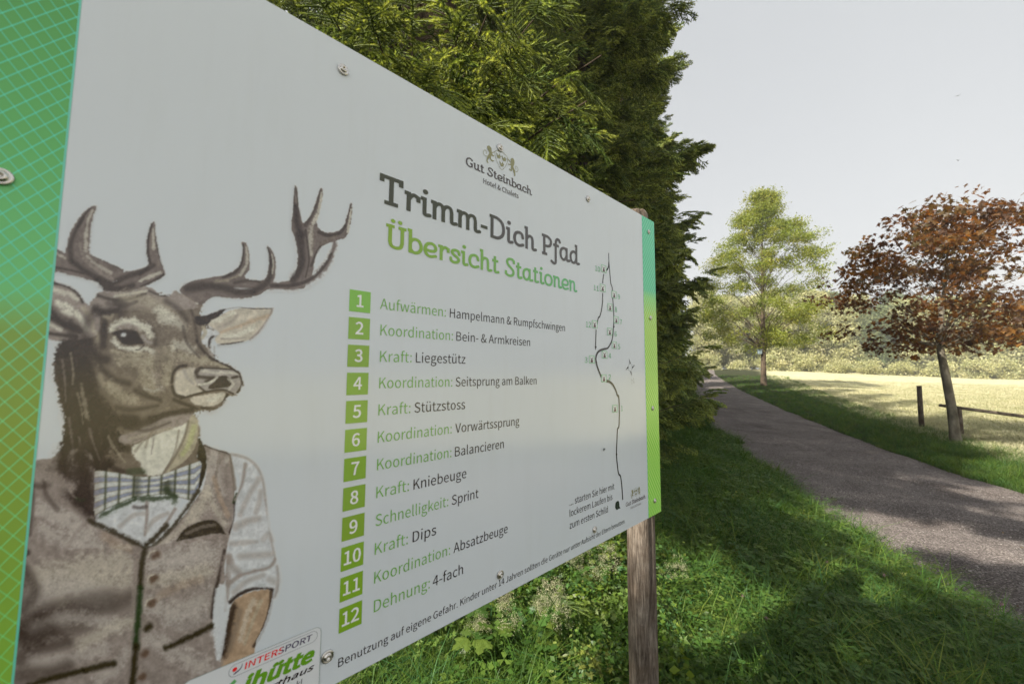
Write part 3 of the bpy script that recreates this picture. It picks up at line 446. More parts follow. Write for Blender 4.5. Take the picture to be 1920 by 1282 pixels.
SLAB = json.loads(r'''{"T":[416,[[96,-4,100,-6,320,-6,324,-4,324,68,320,70,246,72,246,492,248,498,328,498,330,428,332,424,404,424,406,428,406,568,404,572,396,574,328,574,24,574,16,572,14,568,14,428,16,424,88,424,90,428,92,498,170,496,170,72,100,70,96,68]]],"r":[296,[[52,0,124,0,126,4,126,232,148,293,172,318,184,324,192,325,222,308,222,244,224,240,296,240,298,244,298,364,296,368,288,368,276,369,228,393,196,402,164,399,128,381,124,404,88,404,84,406,16,406,12,404,12,332,16,330,50,328,50,4]]],"i":[200,[[99,-4,120,-6,136,-5,194,12,210,24,218,44,218,56,213,68,204,78,192,84,172,86,124,71,120,76,118,100,118,380,118,400,116,404,80,404,76,406,12,406,8,404,8,332,12,330,42,328,42,92,46,52,53,32,64,16,80,4],[90,472,112,476,128,486,140,504,144,524,140,544,130,560,112,572,92,576,72,572,54,560,44,544,40,524,44,504,54,488,72,476]]],"m":[524,[[435,-4,456,-6,472,-5,532,13,542,20,551,32,554,44,554,56,544,74,524,86,508,86,458,72,454,100,454,260,438,340,423,368,401,388,372,402,340,406,320,404,296,396,272,382,252,366,224,391,204,400,184,405,148,404,112,390,108,404,72,404,68,406,4,406,0,404,0,332,4,330,34,328,34,4,36,0,60,0,108,0,110,4,110,256,132,310,152,324,172,330,184,326,193,316,206,252,206,4,208,0,280,0,282,4,282,256,304,310,324,324,344,330,356,326,365,316,378,252,378,92,384,44,391,28,404,12,420,2]]],"n":[360,[[271,-4,292,-6,308,-5,368,13,385,28,390,48,388,60,382,72,372,81,360,86,344,86,294,72,290,100,290,264,276,336,270,352,256,371,228,392,208,401,188,406,152,404,112,388,108,404,4,406,0,404,0,332,4,330,34,328,34,264,34,4,36,0,108,0,110,4,110,248,127,292,136,310,156,324,176,330,192,325,202,316,214,252,214,92,220,44,227,28,240,12,256,2]]],"h":[360,[[271,-4,292,-6,308,-5,368,13,385,28,390,48,388,60,382,72,372,81,360,86,344,86,294,72,290,100,290,260,280,320,270,352,256,371,240,385,220,396,200,403,180,406,160,406,138,400,112,388,110,596,108,600,72,600,68,602,12,602,8,600,8,528,12,526,34,524,34,452,34,4,36,0,108,0,110,4,110,248,127,292,136,310,156,324,176,330,192,325,202,316,214,252,214,92,220,44,227,28,240,12,256,2]]],"-":[224,[[20,164,24,162,180,162,184,164,184,236,180,238,24,238,20,236]]],"D":[424,[[115,-4,180,-6,216,-2,252,10,284,27,327,60,354,88,375,120,394,168,404,225,406,296,398,368,384,420,368,456,345,488,308,520,268,544,220,564,172,574,12,574,8,572,8,500,12,498,34,496,34,4,36,0],[132,72,112,74,110,76,110,496,152,498,188,494,232,476,266,456,288,436,302,416,316,384,323,352,329,308,330,264,325,216,316,176,305,152,287,128,264,107,236,88,212,77,192,72]]],"c":[320,[[150,-8,176,-10,208,-6,236,3,304,33,314,40,323,52,326,64,326,76,314,96,304,103,292,106,276,104,204,73,180,67,146,72,118,88,105,104,95,128,87,156,83,188,86,232,100,280,116,302,144,320,180,330,204,326,220,317,228,308,244,236,250,224,259,216,280,210,300,215,315,232,318,252,306,316,294,348,269,376,236,396,212,403,184,407,152,403,120,393,96,382,68,362,50,344,32,316,13,260,6,204,10,152,26,92,48,51,72,26,108,4]]],"P":[352,[[20,-4,24,-6,184,-6,188,-4,188,68,184,70,134,72,134,216,136,220,172,219,204,222,256,236,280,248,298,260,324,292,340,324,350,356,355,388,356,420,352,449,344,472,328,496,310,516,284,537,260,552,216,569,164,574,20,574,16,572,16,500,20,498,58,496,58,72,20,68],[156,296,136,297,134,300,135,496,172,497,200,494,236,477,265,452,274,440,278,428,278,388,265,344,252,322,232,309,192,298]]],"f":[256,[[42,-200,60,-203,80,-202,116,-190,142,-168,150,-156,157,-136,166,-84,166,328,236,330,240,332,240,404,236,406,167,408,172,472,180,496,190,512,198,520,208,523,220,521,239,476,248,466,260,460,276,458,292,463,305,476,310,492,308,508,284,564,268,583,248,594,224,600,196,599,168,591,144,576,119,544,100,500,93,464,90,408,44,406,40,404,40,332,44,330,90,328,90,-76,84,-112,80,-121,64,-126,0,-85,-20,-82,-32,-85,-44,-94,-52,-107,-54,-120,-51,-136,-40,-150,15,-188]]],"a":[368,[[124,-8,152,-10,180,-3,204,10,236,34,248,16,263,4,283,-4,304,-6,328,-3,380,13,390,20,399,32,402,44,400,60,392,74,380,83,368,86,356,86,308,71,304,76,302,100,302,376,302,400,300,404,228,404,224,400,200,408,176,409,136,403,100,389,72,370,40,336,21,304,6,260,0,212,5,152,17,100,34,60,56,31,88,6],[140,67,124,74,112,84,102,96,95,112,80,172,78,228,87,264,108,298,134,320,168,332,184,332,192,329,226,288,226,188,201,124,189,100,164,76,150,68]]],"d":[368,[[124,-8,152,-10,180,-3,204,10,236,34,248,16,268,2,292,-6,320,-5,380,13,392,22,400,36,402,52,399,64,392,74,380,83,368,86,356,86,308,71,304,76,302,100,302,596,300,600,296,600,264,600,260,602,204,602,200,600,200,528,204,526,226,524,225,400,196,408,160,408,124,400,92,385,64,363,40,336,21,304,9,272,1,228,1,184,8,136,23,84,40,51,64,24,96,2],[140,67,124,74,112,84,102,96,95,112,80,172,78,228,87,264,108,298,134,320,168,332,184,332,192,329,226,288,226,188,201,124,189,100,164,76,150,68]]],"b":[360,[[162,-12,196,-12,232,-2,272,20,304,48,325,80,342,120,352,164,354,208,343,268,326,316,304,352,280,375,240,397,196,407,156,403,112,386,110,500,110,596,108,600,72,600,68,602,12,602,8,600,8,528,12,526,34,524,34,4,36,0,108,0,112,5,136,-6],[176,64,160,67,144,76,112,116,110,252,132,297,147,316,164,326,180,330,208,327,224,320,240,308,256,284,274,224,277,200,276,176,264,132,244,97,228,83,209,72,192,66]]],"Ü":[448,[[194,-4,224,-6,248,-5,298,8,336,30,352,48,362,64,370,88,386,156,386,496,428,498,432,500,432,572,428,574,268,574,264,572,264,500,268,498,310,496,310,168,296,108,289,92,272,80,248,73,224,70,204,72,180,79,163,88,156,96,152,108,139,164,138,496,184,498,188,500,188,572,184,574,20,574,16,572,16,500,20,498,62,496,62,156,79,84,93,52,116,27,152,7],[150,624,168,627,184,636,196,652,200,672,197,688,188,704,172,716,152,720,132,716,116,704,107,688,104,672,107,656,116,640,132,628],[294,624,312,627,328,636,340,652,344,672,341,688,332,704,316,716,296,720,276,716,260,704,251,688,248,672,251,656,260,640,276,628]]],"e":[336,[[140,-8,172,-10,204,-5,308,29,318,36,327,48,330,60,328,76,322,88,313,96,292,102,268,97,188,70,168,66,148,69,125,80,108,96,96,116,90,136,148,130,184,131,236,140,272,152,296,169,314,192,326,220,330,252,329,276,323,300,313,324,300,347,286,364,268,380,226,400,200,406,176,407,128,398,104,388,80,373,50,344,35,320,23,292,8,232,6,172,16,116,32,72,58,36,77,20,100,6],[136,208,88,217,84,220,92,256,104,286,120,307,144,321,172,330,200,328,225,316,244,292,254,260,252,244,248,232,240,222,212,213,168,207]]],"s":[288,[[97,-8,128,-10,160,-7,192,1,212,10,232,24,254,48,270,76,277,96,278,116,274,136,264,159,246,184,212,215,141,256,116,278,104,294,103,300,107,308,126,320,156,329,176,326,202,312,212,252,224,234,236,228,252,226,268,231,278,240,284,252,286,268,280,320,270,348,254,368,236,382,212,395,184,404,160,406,136,404,112,397,80,383,60,370,46,356,34,336,28,316,26,296,30,272,37,256,52,234,74,212,104,188,172,149,192,128,202,112,191,92,172,76,140,67,108,68,78,80,68,140,56,158,44,164,28,166,12,161,2,152,-4,140,-6,124,1,68,12,40,28,22,48,8,68,0]]],"t":[248,[[123,-4,140,-6,164,-5,230,12,240,18,248,27,254,48,252,60,246,72,236,81,224,86,208,86,160,72,147,72,142,100,142,328,204,330,208,332,208,404,204,406,144,406,142,412,142,500,140,504,68,504,66,500,66,408,24,406,20,404,20,332,24,330,66,328,66,92,73,48,81,28,92,13,104,4]]],"S":[352,[[148,-12,184,-12,216,-6,244,6,274,24,299,48,313,68,324,96,331,132,331,156,328,184,320,208,306,232,284,258,242,300,176,352,154,372,125,412,118,428,117,444,124,476,140,493,176,510,212,512,240,506,266,484,266,420,268,416,340,416,342,420,342,524,292,564,271,576,232,587,196,590,160,586,128,574,96,556,73,536,58,516,45,484,40,452,40,428,46,404,55,380,70,356,91,328,120,298,192,241,228,206,246,184,252,172,254,152,253,128,247,108,228,86,196,68,160,64,124,69,106,76,78,96,78,164,76,168,4,168,2,164,2,52,4,48,16,46,60,14,84,1,112,-7]]],"o":[360,[[146,-8,188,-10,228,-3,264,12,288,30,311,56,326,84,344,132,352,168,354,204,349,248,338,284,318,328,300,354,276,376,244,393,208,403,176,406,136,402,100,390,71,372,48,349,26,312,14,280,4,232,2,188,7,148,20,100,40,58,60,33,84,14,112,1],[160,68,140,72,124,80,112,90,102,104,92,128,82,164,79,192,80,220,93,272,102,292,114,308,132,320,152,327,176,330,193,328,212,323,232,313,242,304,253,288,265,260,274,232,278,200,276,180,262,128,250,104,238,88,224,78,204,70,184,67]]],"G":[432,[[190,-8,228,-12,280,-6,312,4,372,31,388,32,390,36,390,252,388,256,388,284,384,286,260,286,256,284,256,212,260,210,314,208,312,88,272,71,236,66,212,66,196,71,173,84,140,112,119,144,105,192,96,256,96,320,105,380,121,428,140,456,174,484,200,499,220,507,244,512,268,511,284,502,313,472,314,436,316,432,388,432,390,436,390,524,388,528,364,530,328,565,308,578,292,584,252,589,212,584,188,577,160,565,128,546,104,528,84,508,64,483,41,436,24,364,18,288,23,212,40,136,62,88,95,48,140,14,164,1]]],"u":[368,[[120,-4,152,-7,184,-3,212,8,240,26,256,9,271,0,288,-5,312,-6,380,13,390,20,399,32,402,44,400,60,392,74,380,83,368,86,356,86,308,71,304,76,302,100,302,400,300,404,264,404,260,406,212,406,208,404,208,332,226,328,226,200,225,168,204,108,194,88,180,77,164,72,144,70,128,74,121,92,110,148,110,400,108,404,72,404,68,406,12,406,8,404,8,332,12,330,34,328,34,140,49,64,58,40,73,20,96,4]]]," ":[42,[]]}''')
JOBS = []
def inside(p, L):
    c = False; n = len(L)
    for i in range(n):
        a, b = L[i], L[(i + 1) % n]
        if (a[1] > p[1]) != (b[1] > p[1]) and p[0] < (b[0] - a[0]) * (p[1] - a[1]) / (b[1] - a[1]) + a[0]: c = not c
    return c
def fatten(loops, t):
    o = []
    for i, L in enumerate(loops):
        hole = sum(inside(L[0], Q) for j, Q in enumerate(loops) if j != i) % 2
        ar = sum(L[k][0] * L[(k + 1) % len(L)][1] - L[(k + 1) % len(L)][0] * L[k][1] for k in range(len(L)))
        if (ar < 0) != bool(hole): L = L[::-1]
        n = len(L); Q = []
        for k in range(n):
            a, b, c = np.array(L[k - 1]), np.array(L[k]), np.array(L[(k + 1) % n])
            d1 = (b - a) / (np.linalg.norm(b - a) + 1e-9); d2 = (c - b) / (np.linalg.norm(c - b) + 1e-9)
            n1 = np.array([d1[1], -d1[0]]); n2 = np.array([d2[1], -d2[0]]); m = n1 + n2; q = m @ m
            m = m * (2 / q) if q > .4 else n1; Q.append(tuple(b + m * t))
        o.append(Q)
    return o
def glyphs(text, font, track=0):
    """outlines in font units with the cap height = 1"""
    cap = {'sans': 128., 'slab': 572.}[font]; F_ = SANS if font == 'sans' else SLAB; x = 0; out = []; per = []
    for ch in text:
        if ch == ' ': x += (.2 if font == 'sans' else 168 / cap) * (1.45 if font == 'sans' else 1); continue
        if ch not in F_: ch = {'"': '.'}.get(ch, '-')
        w, ls = F_[ch]; L = [[(x + l[k] / cap, l[k + 1] / cap) for k in range(0, len(l), 2)] for l in ls]
        out.append(L); x += w / cap + track
    return out
def text(name, s, font, cols, u0, u1, v, cap, fat=0, slant=0, off=.0008, vsc=1, align='l', xs=None, rot=None):
    G_ = glyphs(s, font); G_ = [fatten(L, fat) if fat else L for L in G_]
    G_ = [[[(p[0] + slant * p[1], p[1]) for p in l] for l in L] for L in G_]
    mn = min(p[0] for L in G_ for l in L for p in l); mxx = max(p[0] for L in G_ for l in L for p in l)
    if xs is None: k = (u1 - u0) / (mxx - mn)
    else:
        k = xs * cap
        if align == 'c': w = (mxx - mn) * k; u0 = (u0 + u1) / 2 - w / 2
        elif align == 'r': u0 = u1 - (mxx - mn) * k
    loops = [[(u0 + (p[0] - mn) * k, v + p[1] * cap * vsc) for p in l] for L in G_ for l in L]
    JOBS.append((name, loops, cols, off))
def shape(name, loops, col, off=.0008): JOBS.append((name, [list(map(tuple, l)) for l in loops], col, off))
def pxl(pts, ox=0, oy=0, s=1): return [tuple(ob(ox + x / s, oy + y / s)) for x, y in pts]
def smooth_closed(P, k=4):
    P = np.array(P, float); m = len(P); o = []
    for i in range(m):
        a, b, c, d = P[(i - 1) % m], P[i], P[(i + 1) % m], P[(i + 2) % m]
        for j in range(k):
            t = j / k; o.append(tuple(.5 * (2 * b + (c - a) * t + (2 * a - 5 * b + 4 * c - d) * t * t + (3 * b - a - 3 * c + d) * t ** 3)))
    return o
def ribbon(P, w, k=5, closed=False):
    """a line of width w as one outline"""
    P = [np.array(p, float) for p in P]; Q = []
    m = len(P)
    for i in range(m if closed else m - 1):
        if closed: a, b, c, d = P[(i - 1) % m], P[i], P[(i + 1) % m], P[(i + 2) % m]
        else:
            b, c = P[i], P[i + 1]; a = P[i - 1] if i else 2 * b - c; d = P[i + 2] if i + 2 < m else 2 * c - b
        for j in range(k):
            t = j / k; Q.append(.5 * (2 * b + (c - a) * t + (2 * a - 5 * b + 4 * c - d) * t * t + (3 * b - a - 3 * c + d) * t ** 3))
    if not closed: Q.append(P[-1])
    n = len(Q); Lf = []; Rt = []
    for i in range(n):
        t = (Q[(i + 1) % n] - Q[i - 1]) if closed else (Q[min(i + 1, n - 1)] - Q[max(i - 1, 0)]); t /= np.linalg.norm(t) + 1e-12
        ww = w if not hasattr(w, '__len__') else np.interp(i / (n - 1), np.linspace(0, 1, len(w)), w); nrm = np.array([-t[1], t[0]]) * ww / 2
        Lf.append(tuple(Q[i] + nrm)); Rt.append(tuple(Q[i] - nrm))
    return [Lf, Rt] if closed else [Lf + Rt[::-1]]

BLK, GRN = (44, 38, 36), (100, 148, 72)
text('title_lettering', 'Trimm-Dich Pfad', 'slab', lambda u: np.where((u < -.884)[:, None], (56, 59, 46), (70, 69, 68)), -1.1766, -.5123, 1.9385, .0600)
def gradU(u): t = np.clip((u + 1.16) / .63, 0, 1)[:, None]; return np.array([112, 142, 48.]) * (1 - t) + np.array([84, 150, 104.]) * t
text('subtitle_lettering', 'Übersicht Stationen', 'slab', gradU, -1.160, -.5273, 1.8500, .0490)
ROWS = [('Aufwärmen:', 'Hampelmann & Rumpfschwingen', -1.1674, -1.0136, -1.0028, -.5902), ('Koordination:', 'Bein- & Armkreisen', -1.1650, -.9936, -.9841, -.741),
        ('Kraft:', 'Liegestütz', -1.1642, -1.0956, -1.0859, -.9575), ('Koordination:', 'Seitsprung am Balken', -1.1640, -.9930, -.9839, -.7152),
        ('Kraft:', 'Stützstoss', -1.1640, -1.0956, -1.0864, -.9566), ('Koordination:', 'Vorwärtssprung', -1.1635, -.9926, -.9828, -.7811),
        ('Koordination:', 'Balancieren', -1.1632, -.9924, -.9828, -.8351), ('Kraft:', 'Kniebeuge', -1.1630, -1.0945, -1.0842, -.9503),
        ('Schnelligkeit:', 'Sprint', -1.1630, -.9985, -.9892, -.9144), ('Kraft:', 'Dips', -1.1626, -1.0941, -1.0833, -1.028),
        ('Koordination:', 'Absatzbeuge', -1.1620, -.9915, -.9824, -.8208), ('Dehnung:', '4-fach', -1.1608, -1.0410, -1.0338, -.956)]
SQ = [(108, 158, 66), (112, 148, 58), (112, 144, 56), (110, 146, 58), (112, 146, 58), (114, 148, 60), (110, 144, 54), (110, 142, 56), (110, 140, 54), (110, 144, 54), (110, 144, 52), (108, 142, 50)]
for i, (a, b, u0, u1, u2, u3) in enumerate(ROWS):
    v = 1.7235 - .05188 * i
    text('station_lettering', a, 'sans', GRN, u0, u1, v, .0213, -.006); text('station_lettering', b, 'sans', BLK, u2, u3, v, .0207, -.004)
    ul = -1.2272 + .0003 * i; vt = 1.7537 - .0518 * i
    shape('number_square', [[(ul, vt - .0412), (ul + .0405, vt - .0412), (ul + .0405, vt), (ul, vt)]], SQ[i], .0006)
    text('square_number', str(i + 1), 'sans', (188, 204, 198), ul, ul + .0405, vt - .0312, .0225, .022, off=.0010, align='c', xs=.98)
text('notice_lettering', 'Benutzung auf eigene Gefahr. Kinder unter 14 Jahren sollten die Geräte nur unter Aufsicht der Eltern benutzen.', 'sans', BLK, -1.2225, -.2684, 1.0868, .0142, -.004)
text('start_lettering', '... starten Sie hier mit', 'sans', BLK, -.5734, -.3331, 1.2128, .0195, -.004)
text('start_lettering', 'lockerem Laufen bis', 'sans', BLK, -.5737, -.3462, 1.1813, .0195, -.004)
text('start_lettering', 'zum ersten Schild', 'sans', BLK, -.5741, -.374, 1.1474, .0195, -.004)
shape('start_marker', [smooth_closed(pxl([(110, 690), (142, 706), (156, 760), (158, 820), (172, 860), (185, 890), (150, 893), (128, 905), (92, 928), (58, 900), (45, 830), (60, 735)], 1150, 890, 14.24), 3)], (50, 60, 52))
# crest with two lions, and its small copy
def crest(fx, sfx=''):
    o = (860, 260, 9.86); TAN = (116, 117, 86)
    P = lambda pts, k=3: [fx(q) for q in (smooth_closed(pxl(pts, *o), k) if k else pxl(pts, *o))]
    sh = [(670, 238), (730, 229), (800, 250), (870, 312), (903, 372), (892, 450), (855, 525), (795, 578), (740, 500), (695, 400), (672, 300)]
    shape('crest', ribbon([fx(q) for q in pxl(sh, *o)], .0011 * fx.s, 3, True), TAN)
    for bx, by in ((0, 0), (100, 52), (58, 150)): shape('crest', [P([(692 + bx, 258 + by), (712 + bx, 285 + by), (722 + bx, 312 + by), (742 + bx, 300 + by), (752 + bx, 282 + by), (766 + bx, 318 + by), (784 + bx, 330 + by), (766 + bx, 352 + by), (768 + bx, 374 + by), (745 + bx, 362 + by), (722 + bx, 366 + by), (704 + bx, 325 + by)], 2)], TAN)
    shape('crest', [P([(528, 140), (560, 134), (580, 152), (602, 180), (606, 215), (616, 255), (662, 240), (664, 252), (618, 275), (636, 310), (655, 308), (648, 328), (622, 330), (604, 318), (594, 352), (606, 390), (648, 412), (640, 424), (604, 418), (578, 380), (564, 356), (546, 386), (530, 412), (548, 450), (536, 456), (514, 425), (514, 385), (526, 340), (548, 300), (562, 270), (552, 236), (534, 205), (524, 170)])], TAN)
    shape('crest', [P([(956, 392), (970, 368), (1000, 366), (1022, 396), (1030, 440), (1020, 490), (1010, 525), (1030, 580), (1042, 640), (1046, 690), (1018, 692), (1026, 668), (1006, 610), (990, 565), (978, 604), (950, 594), (928, 562), (944, 560), (964, 582), (962, 540), (968, 500), (944, 490), (918, 486), (912, 458), (926, 468), (950, 470), (964, 456), (948, 436), (920, 402), (896, 368), (904, 364), (930, 396), (960, 428), (966, 412)])], TAN)
    shape('crest', ribbon([fx(q) for q in pxl([(540, 325), (490, 322), (460, 285), (455, 240), (485, 215), (515, 245), (508, 285)], *o)], .0011 * fx.s, 4), TAN)
    shape('crest', ribbon([fx(q) for q in pxl([(1030, 580), (1055, 612), (1082, 610), (1096, 575), (1075, 525), (1048, 515), (1042, 545), (1062, 575)], *o)], .0011 * fx.s, 4), TAN)
big = lambda q: tuple(q); big.s = 1
sml = lambda q: (-.2619 + (q[0] + .9645) * .603, 1.1385 + (q[1] - 2.0965) * .62); sml.s = .62
crest(big); crest(sml)
text('hotel_lettering', 'Gut Steinbach', 'slab', (66, 62, 62), -.9645, -.7331, 2.0962, .0226)
text('hotel_lettering', 'Hotel & Chalets', 'sans', (70, 66, 66), -.9100, -.7864, 2.0708, .0127, .012)
text('hotel_lettering', 'Gut Steinbach', 'slab', (84, 80, 82), -.2619, -.1225, 1.1385, .0140)
text('hotel_lettering', 'Hotel & Chalets', 'sans', (96, 92, 94), -.231, -.1553, 1.1236, .0076)
# route map
K7, K8, K9 = (1080, 460, 8.015), (1080, 600, 8.015), (1040, 680, 4.005); LINE = (52, 52, 50)
def route(parts, w): shape('route_line', ribbon([q for k, p in parts for q in pxl(p, *k)], w, 4), LINE, .0006)
route([(K7, [(490, 115), (491, 190), (496, 280), (506, 400), (520, 560), (543, 640), (551, 740)])], [.0035, .005, .005])
route([(K7, [(551, 790), (560, 930), (567, 1060), (566, 1180)]), (K8, [(560, 130), (552, 230), (532, 320), (492, 400), (462, 426), (402, 440), (350, 462), (314, 505), (298, 560), (300, 620), (325, 720), (378, 852)])], [.005, .0055, .0065, .0085, .0075])
route([(K8, [(455, 914), (500, 925), (548, 965), (590, 1040), (622, 1130)]), (K9, [(479, 250), (484, 310), (485, 400), (481, 480), (471, 500), (466, 600), (463, 680), (469, 760), (479, 830), (493, 850), (503, 920), (510, 1028)])], [.0095, .0075, .0065, .006, .006, .006])
route([(K7, [(493, 250), (484, 330), (455, 380)])], .006); route([(K7, [(415, 430), (405, 500), (400, 572)])], .005)
route([(K7, [(399, 716), (396, 850), (382, 970), (356, 1064), (336, 1086), (320, 1150), (316, 1190)])], .0055); route([(K8, [(301, 142), (296, 270), (292, 400)])], .005)
for k, p in ((K8, [(278, 394), (308, 394), (292, 455)]), (K7, [(552, 1232), (566, 1180), (578, 1232)]), (K8, [(552, 110), (565, 62), (578, 110)]), (K8, [(285, 640), (303, 585), (316, 640)]), (K9, [(457, 690), (463, 668), (470, 690)])): shape('route_line', [pxl(p, *k)], LINE, .0009)
BX = [(10, K7, 375, 275, 452, 430, 285, 358, 380), (11, K7, 357, 565, 438, 718, 265, 340, 672), (9, K7, 533, 670, 607, 812, 628, 658, 806), (8, K7, 473, 857, 545, 1003, 582, 614, 997), (7, K7, 566, 1048, 638, 1190, 658, 690, 1184),
      (12, K7, 237, 1110, 318, 1262, 147, 222, 1225), (6, K8, 466, 103, 542, 245, 578, 610, 243), (5, K8, 537, 307, 608, 445, 630, 662, 434), (4, K8, 386, 448, 466, 590, 488, 524, 574), (3, K8, 192, 515, 275, 665, 128, 168, 640),
      (2, K8, 378, 802, 455, 945, 485, 522, 895), (1, K9, 432, 308, 470, 378, 498, 510, 361)]
for n_, K, x0, y0, x1, y1, tx0, tx1, ty in BX:
    c0 = ob(K[0] + (x0 + x1) / 2 / K[2], K[1] + (y0 + y1) / 2 / K[2]); w = abs(ob(K[0] + x1 / K[2], c0[1] * 0 + K[1] + (y0 + y1) / 2 / K[2])[0] - ob(K[0] + x0 / K[2], K[1] + (y0 + y1) / 2 / K[2])[0]) / 2; h = .0125; u, v = c0
    shape('station_box', [[(u - w, v - h), (u + w, v - h), (u + w, v + h), (u - w, v + h)]], (176, 184, 184), .0009)
    shape('station_box', [[(u - w, v - h), (u + w, v - h), (u + w, v + h), (u - w, v + h)], [(u - w + .0022, v - h + .0016), (u + w - .0022, v - h + .0016), (u + w - .0022, v + h - .0016), (u - w + .0022, v + h - .0016)]], (88, 156, 110), .0012)
    s = w
    shape('station_box', [[(u + a * s, v + b * h) for a, b in ((-.45, -.8), (.4, -.8), (.38, -.3), (.18, .0), (.3, .25), (.7, .72), (.3, .45), (.08, .22), (-.12, .22), (-.35, .42), (-.75, .75), (-.3, .2), (-.15, -.02), (-.38, -.35))]], (84, 68, 70), .0013)
    uu0, vv = ob(K[0] + tx0 / K[2], K[1] + ty / K[2]); uu1 = ob(K[0] + tx1 / K[2], K[1] + ty / K[2])[0]
    text('map_number', str(n_), 'sans', (72, 142, 92), uu0, uu1, vv, .0175)
o8 = K8
shape('compass_rose', ribbon(pxl([(812 + 28 * math.cos(a), 710 + 58 * math.sin(a)) for a in np.linspace(0, 2 * math.pi, 13)[:-1]], *o8), .0008, 2, True), (40, 40, 40))
for p in ([(795, 578), (806, 652), (820, 648)], [(882, 678), (842, 728), (842, 700)], [(745, 745), (782, 690), (784, 722)], [(835, 838), (814, 772), (826, 768)]): shape('compass_rose', [pxl(p, *o8)], (40, 40, 40))
for p in ([(882, 678), (838, 672)], [(745, 745), (790, 745)], [(795, 578), (794, 660)], [(835, 838), (838, 765)]): shape('compass_rose', ribbon(pxl(p, *o8), .0007, 1), (60, 60, 60))
shape('compass_rose', ribbon(pxl([(838, 968), (826, 885), (874, 945), (856, 870)], *o8), .0011, 1), (60, 60, 60), .0012)
# sponsor sticker, bottom left
SU0, SU1, SV0, SV1 = -1.436, -1.2532, 1.0660, 1.1705
def rrect(u0, u1, v0, v1, r, n=5):
    o = []
    for cx, cy, a0 in ((u1 - r, v1 - r, 0), (u0 + r, v1 - r, 90), (u0 + r, v0 + r, 180), (u1 - r, v0 + r, 270)):
        for k in range(n + 1): a = R_(a0 + 90 * k / n); o.append((cx + r * math.cos(a), cy + r * math.sin(a)))
    return o
rr = rrect(SU0, SU1, SV0, SV1, .011); ri = rrect(SU0 + .0006, SU1 - .0006, SV0 + .0006, SV1 - .0006, .0104)
shape('sticker', [rr], (177, 182, 185), .0014); shape('sticker_border', [rr, ri], (112, 128, 122), .0018)
shape('sticker_border', [rrect(-1.3815, -1.2590, 1.1485, 1.1663, .0088, 7), rrect(-1.3808, -1.2597, 1.1492, 1.1656, .0081, 7)], (118, 124, 130), .0018)
text('sticker_lettering', 'INTERSPORT', 'sans', lambda u: np.where((u < -1.3128)[:, None], (206, 44, 44), (72, 68, 88)), -1.3616, -1.2672, 1.1530, .0090, .022, .12, off=.0018)
shape('sticker_lettering', [[(-1.3765 + .0026 + .0030 * math.cos(a), 1.1590 + .0030 * math.sin(a)) for a in np.linspace(0, 6.283, 14)[:-1]]], (206, 44, 44), .0018)
shape('sticker_lettering', [smooth_closed([(-1.3755, 1.1520), (-1.3735, 1.1545), (-1.3690, 1.1560), (-1.3660, 1.1592), (-1.3645, 1.1634), (-1.3645, 1.1602), (-1.3665, 1.1560), (-1.3715, 1.1528)], 3)], (72, 68, 88), .0018)
text('sticker_lettering', 'ihütte', 'sans', (88, 132, 46), -1.3640, -1.2622, 1.1196, .0205, .075, .28, off=.0018)
for k in range(3): shape('sticker_lettering', ribbon([(-1.4060 + .006 * k, 1.1000 + .001 * k), (-1.3960 + .005 * k, 1.1260 - .004 * k), (-1.3720, 1.1430 - .007 * k)], [.0020, .0034, .0052], 5), (92, 148, 92), .0018)
text('sticker_lettering', 'Sporthaus', 'sans', (44, 38, 36), -1.3640, -1.2618, 1.1045, .0090, .03, .3, off=.0018)
text('sticker_lettering', 'Reit im Winkl', 'sans', (44, 38, 36), -1.3500, -1.2800, 1.0890, .0090, .0, .1, off=.0018)
# build all the flat print
_tmp = []
for name, loops, cols, off in JOBS:
    cu_ = bpy.data.curves.new(name, 'CURVE'); cu_.dimensions = '2D'; cu_.fill_mode = 'BOTH'
    for l in loops:
        s = cu_.splines.new('POLY'); s.points.add(len(l) - 1); s.use_cyclic_u = True
        s.points.foreach_set('co', np.array([(p[0] * 10, p[1] * 10, 0, 1) for p in l], np.float32).ravel())
    o = bpy.data.objects.new(name + '_outline', cu_); COL.objects.link(o); _tmp.append(o)
bpy.context.view_layer.update(); dg = bpy.context.evaluated_depsgraph_get()
for (name, loops, cols, off), o in zip(JOBS, _tmp):
    me = bpy.data.meshes.new_from_object(o.evaluated_get(dg)); n = len(me.vertices); co = np.empty(n * 3, np.float32); me.vertices.foreach_get('co', co); co = co.reshape(-1, 3)
    me2 = bpy.data.meshes.new(name); nf = len(me.polygons)
    faces = [tuple(p.vertices) for p in me.polygons]
    V = np.stack([co[:, 0] / 10, np.full(n, -off), co[:, 1] / 10], -1)
    me2.from_pydata([tuple(map(float, v)) for v in V], [], faces); me2.update()
    c = cols(V[:, 0]) if callable(cols) else np.tile(np.array(cols, float), (n, 1)); vcol(me2, ink(c))
    meshobj(name, me2, M['print'], sign); bpy.data.meshes.remove(me)
for o in _tmp:
    c = o.data; bpy.data.objects.remove(o); bpy.data.curves.remove(c)

